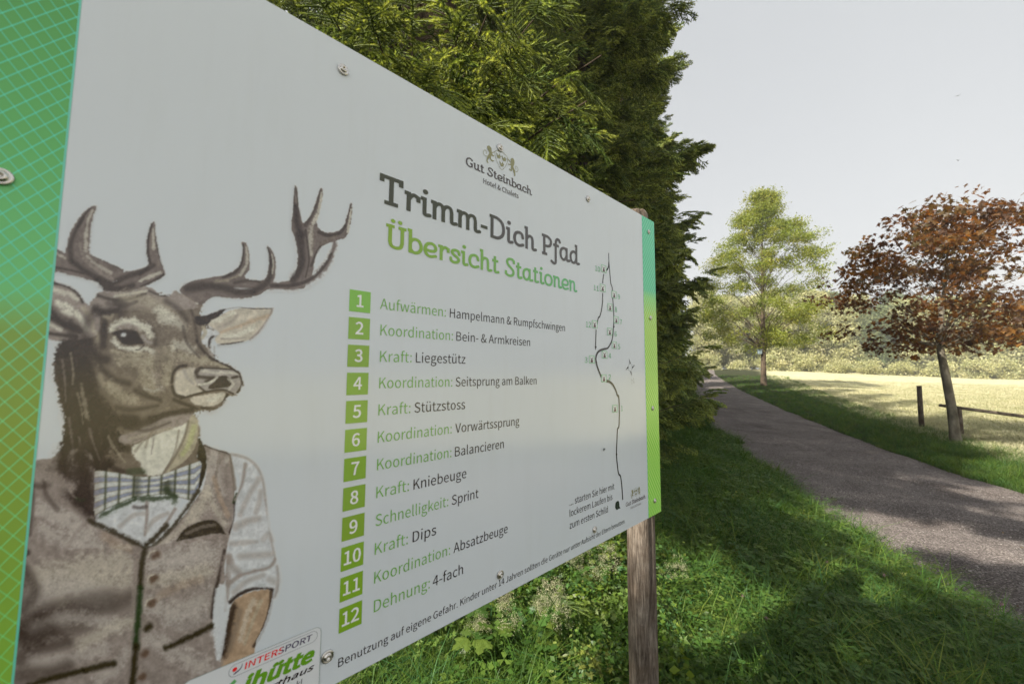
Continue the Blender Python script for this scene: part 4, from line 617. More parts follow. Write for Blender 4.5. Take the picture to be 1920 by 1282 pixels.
# ---- hand painted stag illustration: strokes laid in print coordinates -------------
FR = {'A': (0, 300, 2.565), 'B': (0, 780, 2.554), '1': (60, 360, 5.827), '2': (320, 330, 4.747), '3': (60, 520, 7.123),
      '4': (280, 560, 5.342), '5': (60, 680, 5.828), '6': (30, 840, 4.93), '7': (270, 820, 5.341), '8': (20, 1040, 3.556)}
DK, MD, TN, CR, GR, OL = (48, 41, 38), (100, 92, 82), (146, 141, 124), (178, 179, 168), (139, 135, 131), (38, 44, 36)
VS, VL, SH, BL, SK, LT = (124, 117, 112), (158, 154, 149), (170, 175, 178), (128, 136, 156), (146, 128, 108), (166, 162, 150)
# F frame colour edge_noise softness ; points      (filled shape)
# S frame colour width0 width1 opacity ; points    (brush stroke)
STAG = '''
F A MD 9 3;440,715 500,655 560,640 740,640 830,655 900,640 970,690 965,750 1000,800 1030,830 1000,880 1020,930 1060,965 1120,995 1155,1030 1165,1085 1140,1125 1095,1135 1060,1185 1000,1210 940,1215 955,1290 960,1400 930,1480 850,1540 700,1560 480,1530 420,1500 330,1480 290,1420 300,1340 305,1240 280,1140 262,1040 258,960 300,870 380,850 400,780
F 3 VS 3 2;230,35 400,90 560,160 640,230 710,340 800,400 900,450 900,700 800,800 420,860 170,780 190,600 200,380 220,200
F 1 AN 2 2;225,620 380,690 420,760 560,860 700,930 900,980 960,930 1010,870 1100,860 1240,820 1270,780 1255,700 1250,560 1270,440 1300,350 1330,325 1345,350 1350,440 1370,570 1400,720 1430,810 1455,890 1430,930 1300,1000 1220,1040 1100,1080 1000,1100 800,1090 760,1030 690,980 500,930 300,880 205,860
F 1 AN 2 2;375,700 375,600 410,470 470,350 560,230 640,165 710,155 680,240 650,350 640,480 630,600 640,680 760,740 900,800 1010,870 900,980 700,940 480,820
F 2 AN 2 2;80,1030 130,960 250,920 480,880 590,820 630,740 640,660 630,590 670,600 700,700 700,830 660,905 800,930 850,900 870,800 875,720 855,620 900,660 932,740 932,880 920,950 1060,930 1180,950 1180,1000 1000,1010 880,1005 780,1060 650,1090 500,1085 400,1075 330,1100 270,1150 200,1110
F 2 AN 2 2;1060,930 1110,860 1130,720 1105,560 1070,460 1090,280 1095,130 1105,85 1125,110 1140,280 1170,400 1190,410 1250,340 1300,200 1335,110 1355,150 1330,300 1300,420 1350,490 1450,500 1530,460 1570,350 1600,240 1615,290 1600,430 1560,540 1480,575 1340,630 1290,720 1250,900 1180,960
S 2 AN 66 60 1;900,985 1050,985 1200,950 1320,870
S 2 AN 60 34 1;1320,870 1400,770 1445,660 1462,535
S 2 DK 26 14 .7;900,975 1060,975 1200,940 1310,865 1390,765 1430,690
S 2 SH 16 10 .8;570,1000 640,1003 735,1005
S 2 DK 70 60 .8;150,1000 300,980 450,990 600,1030 740,1030
S 2 DK 60 30 .8;740,1030 840,960 890,870 890,760
S 2 DK 26 10 .7;890,780 880,700 862,640
S 2 DK 30 12 .8;470,900 570,860 625,790 645,700 645,610
S 2 CR 26 12 .6;620,880 670,800 680,720 672,640
S 2 TN 30 20 .5;400,940 500,925 600,890
S 2 DK 30 20 .6;570,950 680,930 790,940
S 2 CR 10 8 .6;905,870 912,780 900,700
S 2 DK 60 66 .85;1090,920 1160,800 1160,650 1150,520
S 2 DK 66 44 .85;1150,520 1125,430 1115,340 1112,270
S 2 DK 12 6 .6;1098,270 1098,180 1102,110
S 2 DK 8 5 .5;1135,270 1125,180 1112,110
S 2 DK 30 12 .6;1200,440 1260,340 1310,220 1330,130
S 2 CR 24 12 .7;1270,420 1310,330 1335,210 1340,150
S 2 CR 40 26 .55;1250,470 1240,600 1250,700
S 2 DK 14 10 .6;1200,480 1220,620 1230,760 1200,900
S 2 DK 26 20 .7;1320,500 1400,530 1500,510 1550,450
S 2 DK 18 16 .6;1330,630 1290,700 1250,800
S 2 DK 18 8 .5;1550,450 1580,350 1600,260
S 2 CR 18 10 .7;1575,500 1590,400 1605,300
S 2 MD 30 20 .6;1340,600 1420,560 1470,540
S 2 CR 10 6 .8;90,1060 150,1100 240,1140
S 1 DK 60 70 .85;440,760 560,850 700,930 860,1000
S 1 DK 70 60 .9;700,960 800,1040 960,1060 1100,1020
S 1 DK 60 40 .8;920,980 1050,920 1180,880 1260,830
S 1 DK 60 30 .75;430,740 420,600 470,440 560,280
S 1 DK 26 10 .7;500,380 570,260 640,180
S 1 CR 40 20 .6;590,640 590,480 610,330 660,200
S 1 CR 24 34 .5;600,700 700,790 860,880
S 1 VS 30 30 .6;520,560 560,700 700,850 880,960
S 1 DK 8 8 .5;645,690 760,745 900,805 1000,865
S 1 DK 24 16 .7;220,820 400,850 560,890
S 1 CR 26 20 .5;235,650 300,690 360,720
S 1 DK 26 14 .8;1290,780 1265,640 1275,480 1310,350
S 1 DK 14 10 .6;1420,800 1380,650 1355,500
S 1 CR 26 14 .6;1330,620 1325,500 1325,400
S 1 CR 34 30 .7;1400,880 1300,920 1180,970
S 1 DK 20 20 .7;1440,900 1350,960 1200,1030
S 1 DK 40 34 .7;1330,800 1260,850 1180,900
F 1 VS 3 3;700,1130 760,1090 900,1090 1100,1080 1230,1030 1330,1060 1380,1120 1480,1150 1560,1080 1650,1120 1748,1190 1748,1282 700,1282
S 1 DK 40 30 .8;720,1130 900,1180 1060,1170 1240,1110
S 1 CR 22 20 .7;900,1140 1080,1110 1250,1080
S 1 DK 20 18 .6;1280,1080 1400,1130 1500,1130
S 3 DK 30 34 .8;240,70 440,110 580,190 680,330
S 3 CR 60 60 .75;260,150 400,200 520,240 600,300
S 3 CR 90 70 .9;350,350 450,380 520,420
S 3 CR 80 90 .9;420,450 500,480
S 3 CR 70 90 .9;590,470 660,570 720,680
S 3 VS 40 30 .7;470,250 560,330 620,400
S 3 DK 130 170 .95;230,430 360,560 560,680
S 3 DK 60 90 .9;220,520 420,620 620,700
S 3 CR 50 50 .8;220,620 300,660 380,700
S 3 DK 46 60 .9;180,740 400,770 600,790
S 3 TN 60 50 .6;690,420 780,540 820,700
S 3 DK 110 120 .9;850,420 980,470 1150,430
S 3 DK 90 80 .7;850,430 960,560 960,760
S 3 DK 120 130 .9;430,880 640,900 760,840
S 3 TN 50 40 .6;950,520 1050,540 1080,500
S 3 TN 40 60 .5;820,720 880,780 880,860
S 3 DK 190 200 .95;480,980 500,1150 560,1290
S 3 DK 150 130 .9;760,960 900,1080 980,1100
S 3 DK 110 100 .85;960,640 960,760 950,920
S A DK 60 70 .9;310,900 330,1040 350,1180 360,1290
S A DK 70 80 .9;400,880 420,1020 440,1160 520,1290
S A DK 30 40 .8;300,900 290,960 300,1050
S A VS 20 18 .5;270,1000 285,1100 300,1200
S 5 TN 30 60 .6;540,230 560,400 600,600 640,680
S 5 DK 160 190 .95;600,60 640,300 780,540
S 5 DK 160 150 .95;780,540 900,620 1100,640
S 5 DK 150 140 .95;330,100 400,400 440,700
S 5 DK 120 150 .9;440,650 520,850 620,1060
S 5 DK 150 200 .98;380,980 480,1120 600,1240
S 5 DK 110 90 .8;780,700 900,860 1040,940
S 5 DK 80 70 .8;760,1000 900,1150 1000,1180
S 5 MD 60 60 .7;620,700 700,790 780,900
S 5 VS 20 26 .6;440,860 500,980 560,1070
S 5 VS 30 34 .6;680,980 740,1080 790,1140
S 5 VS 26 30 .6;340,720 350,820 310,900
F A DK 12 9;290,880 400,870 430,960 420,1080 450,1200 520,1290 600,1330 560,1450 470,1520 380,1500 300,1440 290,1400 305,1330 310,1240 285,1140 268,1040 262,960
S 5 TN 30 50 .5;540,230 570,430 610,600
F 5 CR 5 7;1090,930 1250,820 1450,740 1600,680 1700,640 1690,760 1640,900 1560,1040 1480,1180 1400,1220 1260,1230 1180,1100 1120,1020
F 5 VS 4 6;960,800 1150,740 1350,640 1560,560 1760,540 1700,650 1450,740 1250,830 1120,880 980,880
F 5 TN 4 5;1770,560 1830,680 1800,880 1700,1050 1560,1160 1430,1230 1480,1120 1600,960 1680,780 1710,640
S 5 GN 60 50 .6;1770,700 1720,880 1640,1000
S 5 MD 20 24 .7;1710,640 1660,820 1560,1020 1440,1200
S 5 MD 20 16 .7;1830,700 1810,880 1700,1060 1520,1180
S 5 DK 30 60 .8;1300,650 1450,580 1600,540 1750,520
S 5 MD 120 120 .8;880,1000 980,1080 1100,1140
S 5 OG 70 60 .6;1060,1190 1150,1180 1220,1190
S 5 DK 90 100 .7;1040,660 1200,660 1320,620
S 5 VS 14 6 .8;1330,820 1320,900 1300,1000
S 5 CR 6 5 .5;1100,940 1200,860 1300,800
S 5 MD 10 5 .5;1000,900 1100,860 1220,810
S 3 TN 200 200 .6;1250,300 1500,320 1800,420
S 3 DK 120 90 .55;1150,330 1250,420 1180,520
S 3 DK 60 60 .5;1560,620 1640,760 1650,900
S 3 CR 110 120 .6;1700,420 1780,500 1850,580
S 3 MD 120 120 .6;1300,430 1550,480 1750,640
S 3 TN 140 200 .7;1180,1100 1500,1120 1800,1000
S 3 CR 90 100 .9;1070,690 1180,600 1380,600
S 3 CR 100 90 .9;1380,600 1520,680 1590,780
S 3 CR 70 60 .95;1090,840 1180,930 1400,970
S 3 CR 60 50 .9;1400,960 1550,960 1620,1000
S 3 VS 60 60 .8;1150,680 1280,650 1380,680
S 3 TN 60 60 .8;1090,980 1300,1030 1500,1020
F 3 DK 1 5;1060,750 1150,710 1280,695 1400,720 1450,800 1500,880 1400,895 1280,905 1190,870 1130,790
S 3 GR 50 50 .8;1480,790 1540,860 1590,870
S 3 DK 14 10 .6;1500,900 1440,960 1380,970
S 3 SH 34 34 .95;1210,765 1235,765
S 4 CR 110 100 .65;140,210 230,210 330,270
S 4 CR 60 50 .5;60,120 160,130
S 4 MD 100 90 .7;120,340 250,330 330,420
S 4 DK 40 50 .7;420,120 450,220 480,420
S 4 DK 40 26 .85;470,420 540,520 610,590 690,630
S 4 MD 130 110 .5;380,200 420,320 430,420
S 4 CR 90 90 .6;260,470 350,480 430,520
S 4 TN 80 70 .7;300,560 420,600 560,620
S 4 TN 50 20 .8;560,610 680,660 800,700
S 4 MD 120 130 .6;100,560 130,700 120,840
S 4 TN 90 90 .7;200,650 180,760 160,830
S 4 TN 60 70 .6;10,600 20,720 40,800
S 4 CR 40 50 .4;60,930 130,910
S 4 TN 80 100 .6;-60,760 -20,860 40,930
S 5 DK 70 60 .7;760,60 900,180 1060,230
S 5 DK 50 40 .7;1130,300 1260,370 1400,390
S 5 TN 90 80 .6;860,240 1000,360 1130,400
S 5 VS 120 60 .5;1340,160 1380,260 1440,300
S 4 DK 34 40 .5;-100,880 0,970 120,1030
F 4 LT 3 8;290,720 400,690 470,700 450,790 500,830 480,880 530,930 420,960 330,985 260,930 250,820
F 4 GR 2 4;450,720 520,690 700,700 860,710 920,760 930,850 880,940 820,950 700,900 560,925 470,850
S 4 DK 30 34 .9;225,840 240,740 300,680 370,670
S 4 DK 40 40 .9;230,880 260,960 340,985
S 4 DK 22 22 .95;310,1000 450,960 600,925 740,910 840,950
S 4 DK 60 50 .95;480,780 470,730 520,700
S 4 DK 50 60 .95;490,780 580,790 640,790
F 4 DK 1 3;690,780 770,770 820,830 800,880 720,890 600,905 600,870 650,830
S 4 DK 60 30 .9;570,830 610,800
S 4 DK 16 18 .9;500,690 700,700 880,720 910,790
S 4 DK 24 24 .9;915,780 925,860 880,940
S 4 DK 34 36 .9;830,790 880,780
S 4 CR 22 16 .6;520,720 640,740 780,740 890,750
S 4 CR 16 14 .8;500,860 600,840 680,790
S 4 CR 18 16 .6;790,800 840,850 800,910
S 4 DK 24 20 .8;500,880 550,920 580,930
S 4 GR 30 20 .7;350,720 380,790 440,850
S 4 DK 20 22 .95;640,600 740,650 830,700 900,750
F 4 LT 2 4;420,990 560,960 740,940 760,970 720,1030 640,1070 500,1070 430,1040
S 4 CR 40 40 .7;600,1010 660,1000 720,960
S 4 DK 34 30 .9;780,960 730,1050 650,1100 520,1090
S 4 DK 60 50 .9;250,1010 350,1050 480,1100
S 4 DK 50 60 .9;0,1200 200,1140 420,1110
S 4 MD 40 40 .6;560,1130 640,1120 760,1030
S 4 MD 60 40 .7;150,960 60,940 -40,900
F 4 SH 2 3;540,300 650,330 640,400 590,480 560,470 520,420
S 4 DK 30 34 .9;690,375 620,390 600,450 610,490
S 4 GR 24 20 .8;590,500 630,560 650,590
S 4 DK 16 12 .8;650,480 650,590
S 4 TN 30 26 .8;540,290 560,340 530,390
F 4 LT 2 3;590,240 700,170 830,110 950,95 1230,100 1190,200 1110,320 1030,400 930,430 800,455 680,450 660,390 700,340 620,290
F 4 DK 2 3;460,180 560,165 640,140 760,100 720,160 640,210 590,250 540,265 480,260
S 4 DK 14 8 .85;700,120 880,88 1050,100 1240,98
S 4 VS 18 22 .8;1235,100 1180,220 1100,330 1010,410
S 4 DK 18 26 .85;940,430 820,450 690,465
S 4 SK 50 20 .6;1180,170 1040,220 880,280 700,340
S 4 VS 50 30 .5;700,290 820,230 880,160
S 4 CR 40 30 .8;640,230 740,190 850,140
S 4 CR 50 40 .8;760,380 900,360 1050,280
S 4 VS 16 16 .6;620,290 660,320 690,350
S 4 VS 16 8 .5;720,400 860,400 960,390
S A DK 50 30 .55;430,760 400,840 420,930
S A TN 8 5 .5;340,930 352,1010 350,1080
S A VS 10 5 .45;300,960 312,1060 316,1160
S A TN 8 5 .4;372,1120 392,1200 400,1270
S A VS 12 6 .4;330,1240 345,1330 352,1400
S A VS 10 5 .4;430,1290 450,1360 480,1440
S A VS 8 5 .4;380,1330 396,1400 420,1460
S A TN 10 6 .4;520,1330 560,1400 600,1450
S A DK 26 14 .6;560,1190 640,1200 760,1180
S A TN 30 20 .45;480,1040 520,1100 600,1160
S A TN 26 30 .5;690,1010 720,1040 740,1090
S A CR 16 10 .45;700,1100 740,1110 780,1090
S A DK 30 20 .5;800,680 860,720 900,770
S A DK 26 14 .45;520,690 600,700 660,680
S A DK 12 8 .45;880,800 900,880 960,950
S A TN 14 8 .5;820,1290 700,1320 620,1340
S A DK 20 8 .5;600,1280 700,1300 820,1260
S A MD 10 5 .5;700,1380 720,1320 760,1280
S A MD 10 5 .5;650,1400 690,1350 740,1320
S A MD 8 5 .5;860,1300 840,1400 790,1500
F 5 GR 6 8;1800,560 1815,580 1800,600
F 6 VS 2 4;150,150 330,90 420,30 700,60 740,640 730,710 960,800 1200,920 1170,980 1140,1282 1140,1500 60,1500 60,1180 90,880 120,560
S 6 DK 130 170 .98;450,30 430,180 520,380
S 6 DK 180 180 .98;600,60 630,260 660,460
S 6 DK 150 140 .98;520,380 600,500 700,600
S 6 DK 60 50 .9;600,80 760,180 820,200
S 6 VS 16 10 .6;470,340 520,430 560,460
S 6 OG 20 16 .5;560,460 600,480 640,470
S 6 DK 60 80 .6;160,170 230,180 320,200
S 6 DK 50 60 .5;160,340 230,350 300,330
S 6 VL 160 200 .7;230,560 420,640 640,780
S 6 VL 120 160 .6;260,760 480,860 760,900
S 6 LT 100 120 .6;300,1060 620,1080 1000,1040
S 6 LT 60 90 .5;160,1240 360,1180 600,1160
S 6 SK 90 80 .35;820,820 940,900 1060,950
S 6 DK 60 60 .8;100,960 110,1040 80,1150
S 6 DK 30 26 .5;150,250 160,500 130,800
S 6 DK 60 60 .6;160,1240 280,1160 400,1080
S 6 VS 40 20 .6;700,640 560,780 420,1000
S 6 DK 50 40 .5;380,560 280,430 260,300
F 6 SH 1 4;750,700 860,620 1080,520 1180,480 1340,480 1480,520 1500,600 1360,780 1220,900 1100,850 940,770
S 6 OG 50 44 .9;790,620 950,540 1100,470
S 6 OG 44 44 .9;1100,470 1300,460 1480,450
S 6 OG 60 60 .8;1390,380 1470,480
S 6 VS 24 20 .8;1210,500 1210,640 1190,800
S 6 GR 40 34 .6;960,720 1080,620 1180,600
S 6 GR 40 34 .7;1200,760 1280,660 1400,600
S 6 DK 30 30 .6;1090,540 1140,550 1200,540
S 6 VS 22 20 .8;1470,560 1380,700 1260,860
F 7 VS 1 4;590,70 700,110 860,160 890,330 910,500 900,700 880,900 840,1060 800,1282 740,1500 0,1500 -20,1200 60,1120 230,960 400,780 500,640 600,480 630,250
S 7 VL 90 90 .7;700,160 660,330 640,500
S 7 VL 50 60 .7;840,200 760,330 800,560
S 7 LT 120 140 .7;640,560 560,680 480,800
S 7 LT 80 60 .6;620,520 720,720 800,860
S 7 VS 50 60 .7;780,230 790,420 850,600
S 7 SK 40 50 .5;700,400 760,600 840,780
S 7 VL 200 240 .7;250,1200 480,1120 720,1060
S 7 LT 60 60 .6;120,1100 300,960 440,850
S 7 DK 12 10 .7;600,75 720,120 850,160
S 7 MD 22 24 .8;865,170 890,330 915,520
S 7 OG 26 30 .95;930,560 905,650
S 7 DK 14 16 .8;905,650 900,820 850,960
F 7 VS 1 3;850,950 830,1100 800,1282 760,1282 790,1120 800,1000
F 7 OD 1 3;545,0 590,60 625,180 620,330 580,460 545,520 560,380 575,260 530,200 545,90
S 7 OD 44 40 .95;540,540 440,690 300,880
S 7 OD 40 34 .95;300,880 140,1040 20,1130
F 7 OD 1 4;220,1080 300,1060 380,940 480,870 600,830 700,825 770,880 800,940 820,975 700,1010 480,1070 225,1135
S 7 VS 20 30 .5;420,960 560,900 700,870
F B SH 1 4;1110,180 1170,190 1230,230 1262,300 1280,420 1282,520 1310,590 1322,680 1335,740 1335,820 1310,880 1290,830 1220,830 1150,860 1100,900 1085,870 1080,760 1095,620 1120,500 1130,400 1150,300 1120,240
S B GR 12 10 .7;1110,180 1200,210 1255,290 1270,400
S B GR 8 8 .6;1270,400 1285,500 1300,600 1318,680
S B VS 16 10 .8;1175,230 1160,320 1125,400
S B GR 26 22 .6;1240,300 1190,380 1150,470
S B GR 24 20 .6;1250,360 1240,420 1225,460
S B GR 34 26 .7;1130,530 1190,500 1240,490
S B GR 24 18 .6;1100,610 1160,605 1230,600
S B GR 30 30 .6;1150,670 1220,665 1300,660
S B GR 26 26 .5;1260,590 1290,560 1300,590
S B VS 16 14 .8;1320,680 1290,720 1220,740
S B VS 16 20 .8;1220,740 1150,760 1110,790
S B VS 30 36 .6;1090,670 1110,720 1140,745
S B VS 18 20 .6;1330,720 1335,790 1320,860
S B GR 26 22 .6;1120,840 1180,790 1260,760
S B GR 30 34 .5;1290,780 1310,790
S B DK 16 14 .9;1100,890 1150,850 1220,825 1305,830
F B SK 2 3;1108,900 1160,855 1220,835 1300,835 1290,920 1260,1010 1225,1080 1200,1180 1050,1240 1065,1130 1085,1010
S B DK 36 44 .85;1120,910 1095,1010 1070,1130
S B DK 14 12 .7;1300,840 1290,930 1255,1030 1215,1100
S B LT 26 22 .6;1215,880 1180,960 1150,1070
S B TN 14 10 .6;1250,880 1210,980 1170,1090
S B MD 26 26 .5;1150,930 1125,1030 1100,1120
F B VS 2 4;640,640 700,630 1050,560 1085,620 1060,720 1035,800 1022,900 1020,990 1035,1110 1060,1200 1060,1300 600,1300 620,1200 640,900
S B VL 120 120 .8;740,700 880,680 1000,660
S B LT 60 70 .6;720,790 850,770 990,740
S B VL 90 100 .7;720,900 860,940 980,860
S B GR 50 60 .5;800,980 900,1000 980,960
S B VL 80 90 .6;720,1060 880,1150 960,1200
S B VS 50 40 .6;880,860 960,840 1000,860
S B SK 36 40 .3;760,860 860,810 960,780
S B DK 14 16 .8;1075,640 1050,760 1025,860 1015,960
S B VS 14 16 .7;1020,990 1040,1100 1060,1180
S B VS 40 36 .9;1085,680 1075,740 1090,800
S B SH 30 50 .95;1065,820 1055,920 1050,1020
S B SH 50 14 .95;1050,1020 1048,1100 1042,1160
S B VS 16 14 .7;1095,800 1085,880 1080,930
F B VS 2 4;100,700 300,640 640,660 640,900 625,1300 70,1300 85,1000
S B DK 150 90 .45;90,820 160,900 180,1000
S B DK 120 140 .5;60,1060 200,1010 400,960
S B VS 60 60 .9;100,230 200,260 330,340
S B LT 120 130 .6;200,780 380,740 580,700
S B LT 90 80 .5;300,860 450,800 600,790
S B VL 120 120 .6;150,880 300,820 500,900
S B DK 50 60 .5;110,720 170,830 110,920
S B DK 70 90 .45;180,960 320,900 520,880
S B DK 60 70 .4;400,940 520,920 620,870
S B VL 70 60 .6;160,1020 350,960 560,1000
S B LT 60 60 .55;380,1090 500,1030 620,980
S B DK 110 90 .6;110,1030 150,1060 240,1020
S B DK 70 50 .5;90,1160 200,1110 330,1080
S B VL 60 60 .5;160,1170 330,1160 500,1110
S B DK 90 60 .5;100,1240 240,1230 330,1190
S B VL 60 50 .5;480,1260 560,1200 620,1120
S B OD 24 26 .95;100,1300 240,1255 400,1215
S B OD 26 30 .95;400,1215 480,1195 545,1182
S B OD 26 26 .95;700,610 680,700 672,820
S B OG 26 30 .95;672,820 662,960 650,1100
S B OD 30 30 .95;650,1100 640,1200 632,1300
S B VS 14 14 .7;650,660 645,800 630,960
S B OD 22 22 .95;430,500 560,560 690,625
S B OD 20 22 .95;700,620 720,600 800,520
S B OD 26 24 .95;795,1108 900,1060 1018,1000
S B BN 36 36 .95;735,668 750,660
S B BN 34 34 .95;728,782 742,772
S B BN 32 32 .95;720,897 732,888
S B OD 30 30 .95;703,1016 716,1002
S B BN 30 28 .95;688,1140 700,1128
S B BN 28 28 .95;678,1250 690,1238
S B VS 12 12 .6;706,690 715,668 735,655
S B LT 5 5 .8;708,675 720,650 745,642
S B LT 5 5 .8;706,788 715,765 738,755
S B LT 5 5 .8;696,905 706,880 728,870
'''
def bow_tie(x, y):
    import numpy as np
    # plaid bow tie: returns mask, colour (display values)
    X = (x - 0) * 2.554; Y = (y - 780) * 2.554
    top = np.interp(X, [455, 480, 560, 640, 690, 760, 800, 880, 950, 965], [262, 260, 270, 285, 290, 285, 270, 240, 215, 215])
    bot = np.interp(X, [450, 455, 520, 640, 690, 760, 800, 880, 930, 965], [475, 478, 440, 390, 385, 375, 375, 395, 408, 330])
    m = ((X > 452) & (X < 966) & (Y > top) & (Y < bot)).astype(float)
    t = (Y - top) / np.maximum(bot - top, 1)
    h = 0.5 + 0.5 * np.sin(t * 6.283 * 3.6)
    col = np.empty(x.shape + (3,))
    wh, bl, yl = np.array([172, 177, 176.]), np.array([122, 129, 146.]), np.array([158, 152, 120.])
    k = np.clip((h - .35) * 3, 0, 1)[..., None]
    col[:] = bl * (1 - k) + wh * k
    k2 = (np.abs(h - .5) < .16)[..., None] * .5
    col[:] = col * (1 - k2) + yl * k2
    k3 = np.exp(-((h - .5) / .09) ** 2)[..., None] * .35; col[:] = col * (1 - k3) + np.array([70, 72, 58.]) * k3
    for xc in (505, 570, 640, 712, 772, 838, 905):
        g = np.exp(-((X - xc + (t - .5) * 6) / 6.) ** 2)[..., None] * .85
        col[:] = col * (1 - g) + np.array([58, 62, 44.]) * g
    g = np.exp(-((X - 655) / 22.) ** 2)[..., None] * .55 + np.exp(-((X - 800) / 26.) ** 2)[..., None] * .7 * (t > .35)[..., None]
    col[:] = col * (1 - g) + np.array([50, 54, 40.]) * g
    g = np.clip((500 - X) / 60, 0, 1)[..., None] * .4
    col[:] = col * (1 - g) + np.array([100, 85, 70.]) * g
    return m, col
def vnoise(x, y, seed=0):
    import numpy as np
    xi = np.floor(x).astype(np.int64); yi = np.floor(y).astype(np.int64); fx = x - xi; fy = y - yi
    fx = fx * fx * (3 - 2 * fx); fy = fy * fy * (3 - 2 * fy)
    def hsh(a, b):
        h = (a * 374761393 + b * 668265263 + seed * 974711) & 0xffffffff
        h = ((h ^ (h >> 13)) * 1274126177) & 0xffffffff
        return ((h ^ (h >> 16)) & 0xffff) / 65535.
    return (hsh(xi, yi) * (1 - fx) + hsh(xi + 1, yi) * fx) * (1 - fy) + (hsh(xi, yi + 1) * (1 - fx) + hsh(xi + 1, yi + 1) * fx) * fy
def paint_stag(x, y):
    """x, y: 1-D arrays of print coordinates -> display rgb, coverage"""
    import numpy as np
    pal = dict(DK=DK, MD=MD, TN=TN, CR=CR, GR=GR, OL=OL, VS=VS, VL=VL, SH=SH, BL=BL, SK=SK, LT=LT,
               BN=(84, 70, 60), AN=(96, 88, 84), GN=(150, 158, 110), OG=(44, 56, 38), OD=(50, 46, 36))
    n = len(x); col = np.zeros((n, 3)); col[:] = (172, 178, 181); al = np.zeros(n)
    nz = vnoise(x / 9, y / 9, 1) * .5 + vnoise(x / 4, y / 4, 2) * .3 + vnoise(x / 1.8, y / 1.8, 3) * .2
    fine = vnoise(x / 1.7, y / 1.7, 7) * .6 + vnoise((x + y * .6) / 5, (y - x * .6) / 1.8, 8) * .4
    wob = (vnoise(x / 3, y / 3, 5) - .5) * 2
    grid = {}
    def crv(P, closed, k=6):
        P = np.array(P, float); m = len(P); o = []
        for i in range(m if closed else m - 1):
            if closed: a, b, c, d = P[(i - 1) % m], P[i], P[(i + 1) % m], P[(i + 2) % m]
            else:
                b, c = P[i], P[i + 1]; a = P[i - 1] if i else 2 * b - c; d = P[i + 2] if i + 2 < m else 2 * c - b
            for j in range(k):
                t = j / k; o.append(.5 * (2 * b + (c - a) * t + (2 * a - 5 * b + 4 * c - d) * t * t + (3 * b - a - 3 * c + d) * t ** 3))
        if not closed: o.append(P[-1])
        return np.array(o)
    def bow():
        m, c = bow_tie(x, y); c = c * (.9 + .2 * fine)[:, None]
        col[:] = col * (1 - m[:, None]) + c * m[:, None]; np.maximum(al, m, out=al)
    lines = STAG.strip().split('\n')
    for li, ln in enumerate(lines):
        hd, pts = ln.split(';'); f = hd.split(); fr = FR[f[1]]; c = np.array(pal[f[2]], float)
        P = [(fr[0] + float(p.split(',')[0]) / fr[2], fr[1] + float(p.split(',')[1]) / fr[2]) for p in pts.split()]
        if f[0] == 'F':
            en, so = float(f[3]), float(f[4]); Q = crv(P, True, 4)
            s = (x > Q[:, 0].min() - 6) & (x < Q[:, 0].max() + 6) & (y > Q[:, 1].min() - 6) & (y < Q[:, 1].max() + 6)
            xs, ys = x[s], y[s]; ins = np.zeros(len(xs), bool); dm = np.full(len(xs), 1e9)
            for i in range(len(Q)):
                a, b = Q[i], Q[(i + 1) % len(Q)]; dx, dy = b - a
                cr_ = ((a[1] > ys) != (b[1] > ys)); ins ^= cr_ & (xs < dx * (ys - a[1]) / (dy if abs(dy) > 1e-9 else 1e-9) + a[0])
                t = np.clip(((xs - a[0]) * dx + (ys - a[1]) * dy) / (dx * dx + dy * dy + 1e-9), 0, 1)
                dm = np.minimum(dm, (xs - a[0] - t * dx) ** 2 + (ys - a[1] - t * dy) ** 2)
            d = np.sqrt(dm) * np.where(ins, 1, -1) + wob[s] * en * .5
            a_ = np.clip(d / (so * .5) + .5, 0, 1); cc = c * (.88 + .24 * nz[s])[:, None]
        else:
            ws = .62 if (f[1] == '4' and f[2] == 'DK') else 1.0; w0, w1, op = float(f[3]) / fr[2] * ws, float(f[4]) / fr[2] * ws, float(f[5]); Q = crv(P, False); R = max(w0, w1) * 1.6
            s = (x > Q[:, 0].min() - R) & (x < Q[:, 0].max() + R) & (y > Q[:, 1].min() - R) & (y < Q[:, 1].max() + R)
            xs, ys = x[s], y[s]; best = np.full(len(xs), 1e9)
            for i in range(len(Q) - 1):
                a, b = Q[i], Q[i + 1]; dx, dy = b - a
                t = np.clip(((xs - a[0]) * dx + (ys - a[1]) * dy) / (dx * dx + dy * dy + 1e-9), 0, 1)
                w = (w0 + (w1 - w0) * (i + t) / (len(Q) - 1)) * .74 + .4
                best = np.minimum(best, np.hypot(xs - a[0] - t * dx, ys - a[1] - t * dy) / w)
            big = R > 9
            k = (nz[s] - .5) * (1.3 if big else .7) + (fine[s] - .5) * (.9 if big else .8)
            a_ = np.clip((1.15 - best + k * .7) / (1.0 if big else .7), 0, 1); a_ = a_ * a_ * (3 - 2 * a_) * op; cc = c * (.9 + .2 * fine[s])[:, None]
        col[s] = col[s] * (1 - a_[:, None]) + cc * a_[:, None]
        al[s] = np.maximum(al[s], a_ if f[0] == 'F' or f[1] in '2678' or f[2][0] == 'O' else a_ * np.clip(al[s] * 3, .35, 1))
        if ln.startswith('F 6 SH'): bow()
    bow_m, _ = bow_tie(x, y)
    g = (fine - .5)[:, None] * np.where(y < 850, 22, 12)[:, None] + (nz - .5)[:, None] * 12
    col = np.clip(col + g * (al[:, None] > .3), 22, 190)
    col = col * al[:, None] + np.array([172, 178, 181.]) * (1 - al[:, None])
    return col, al


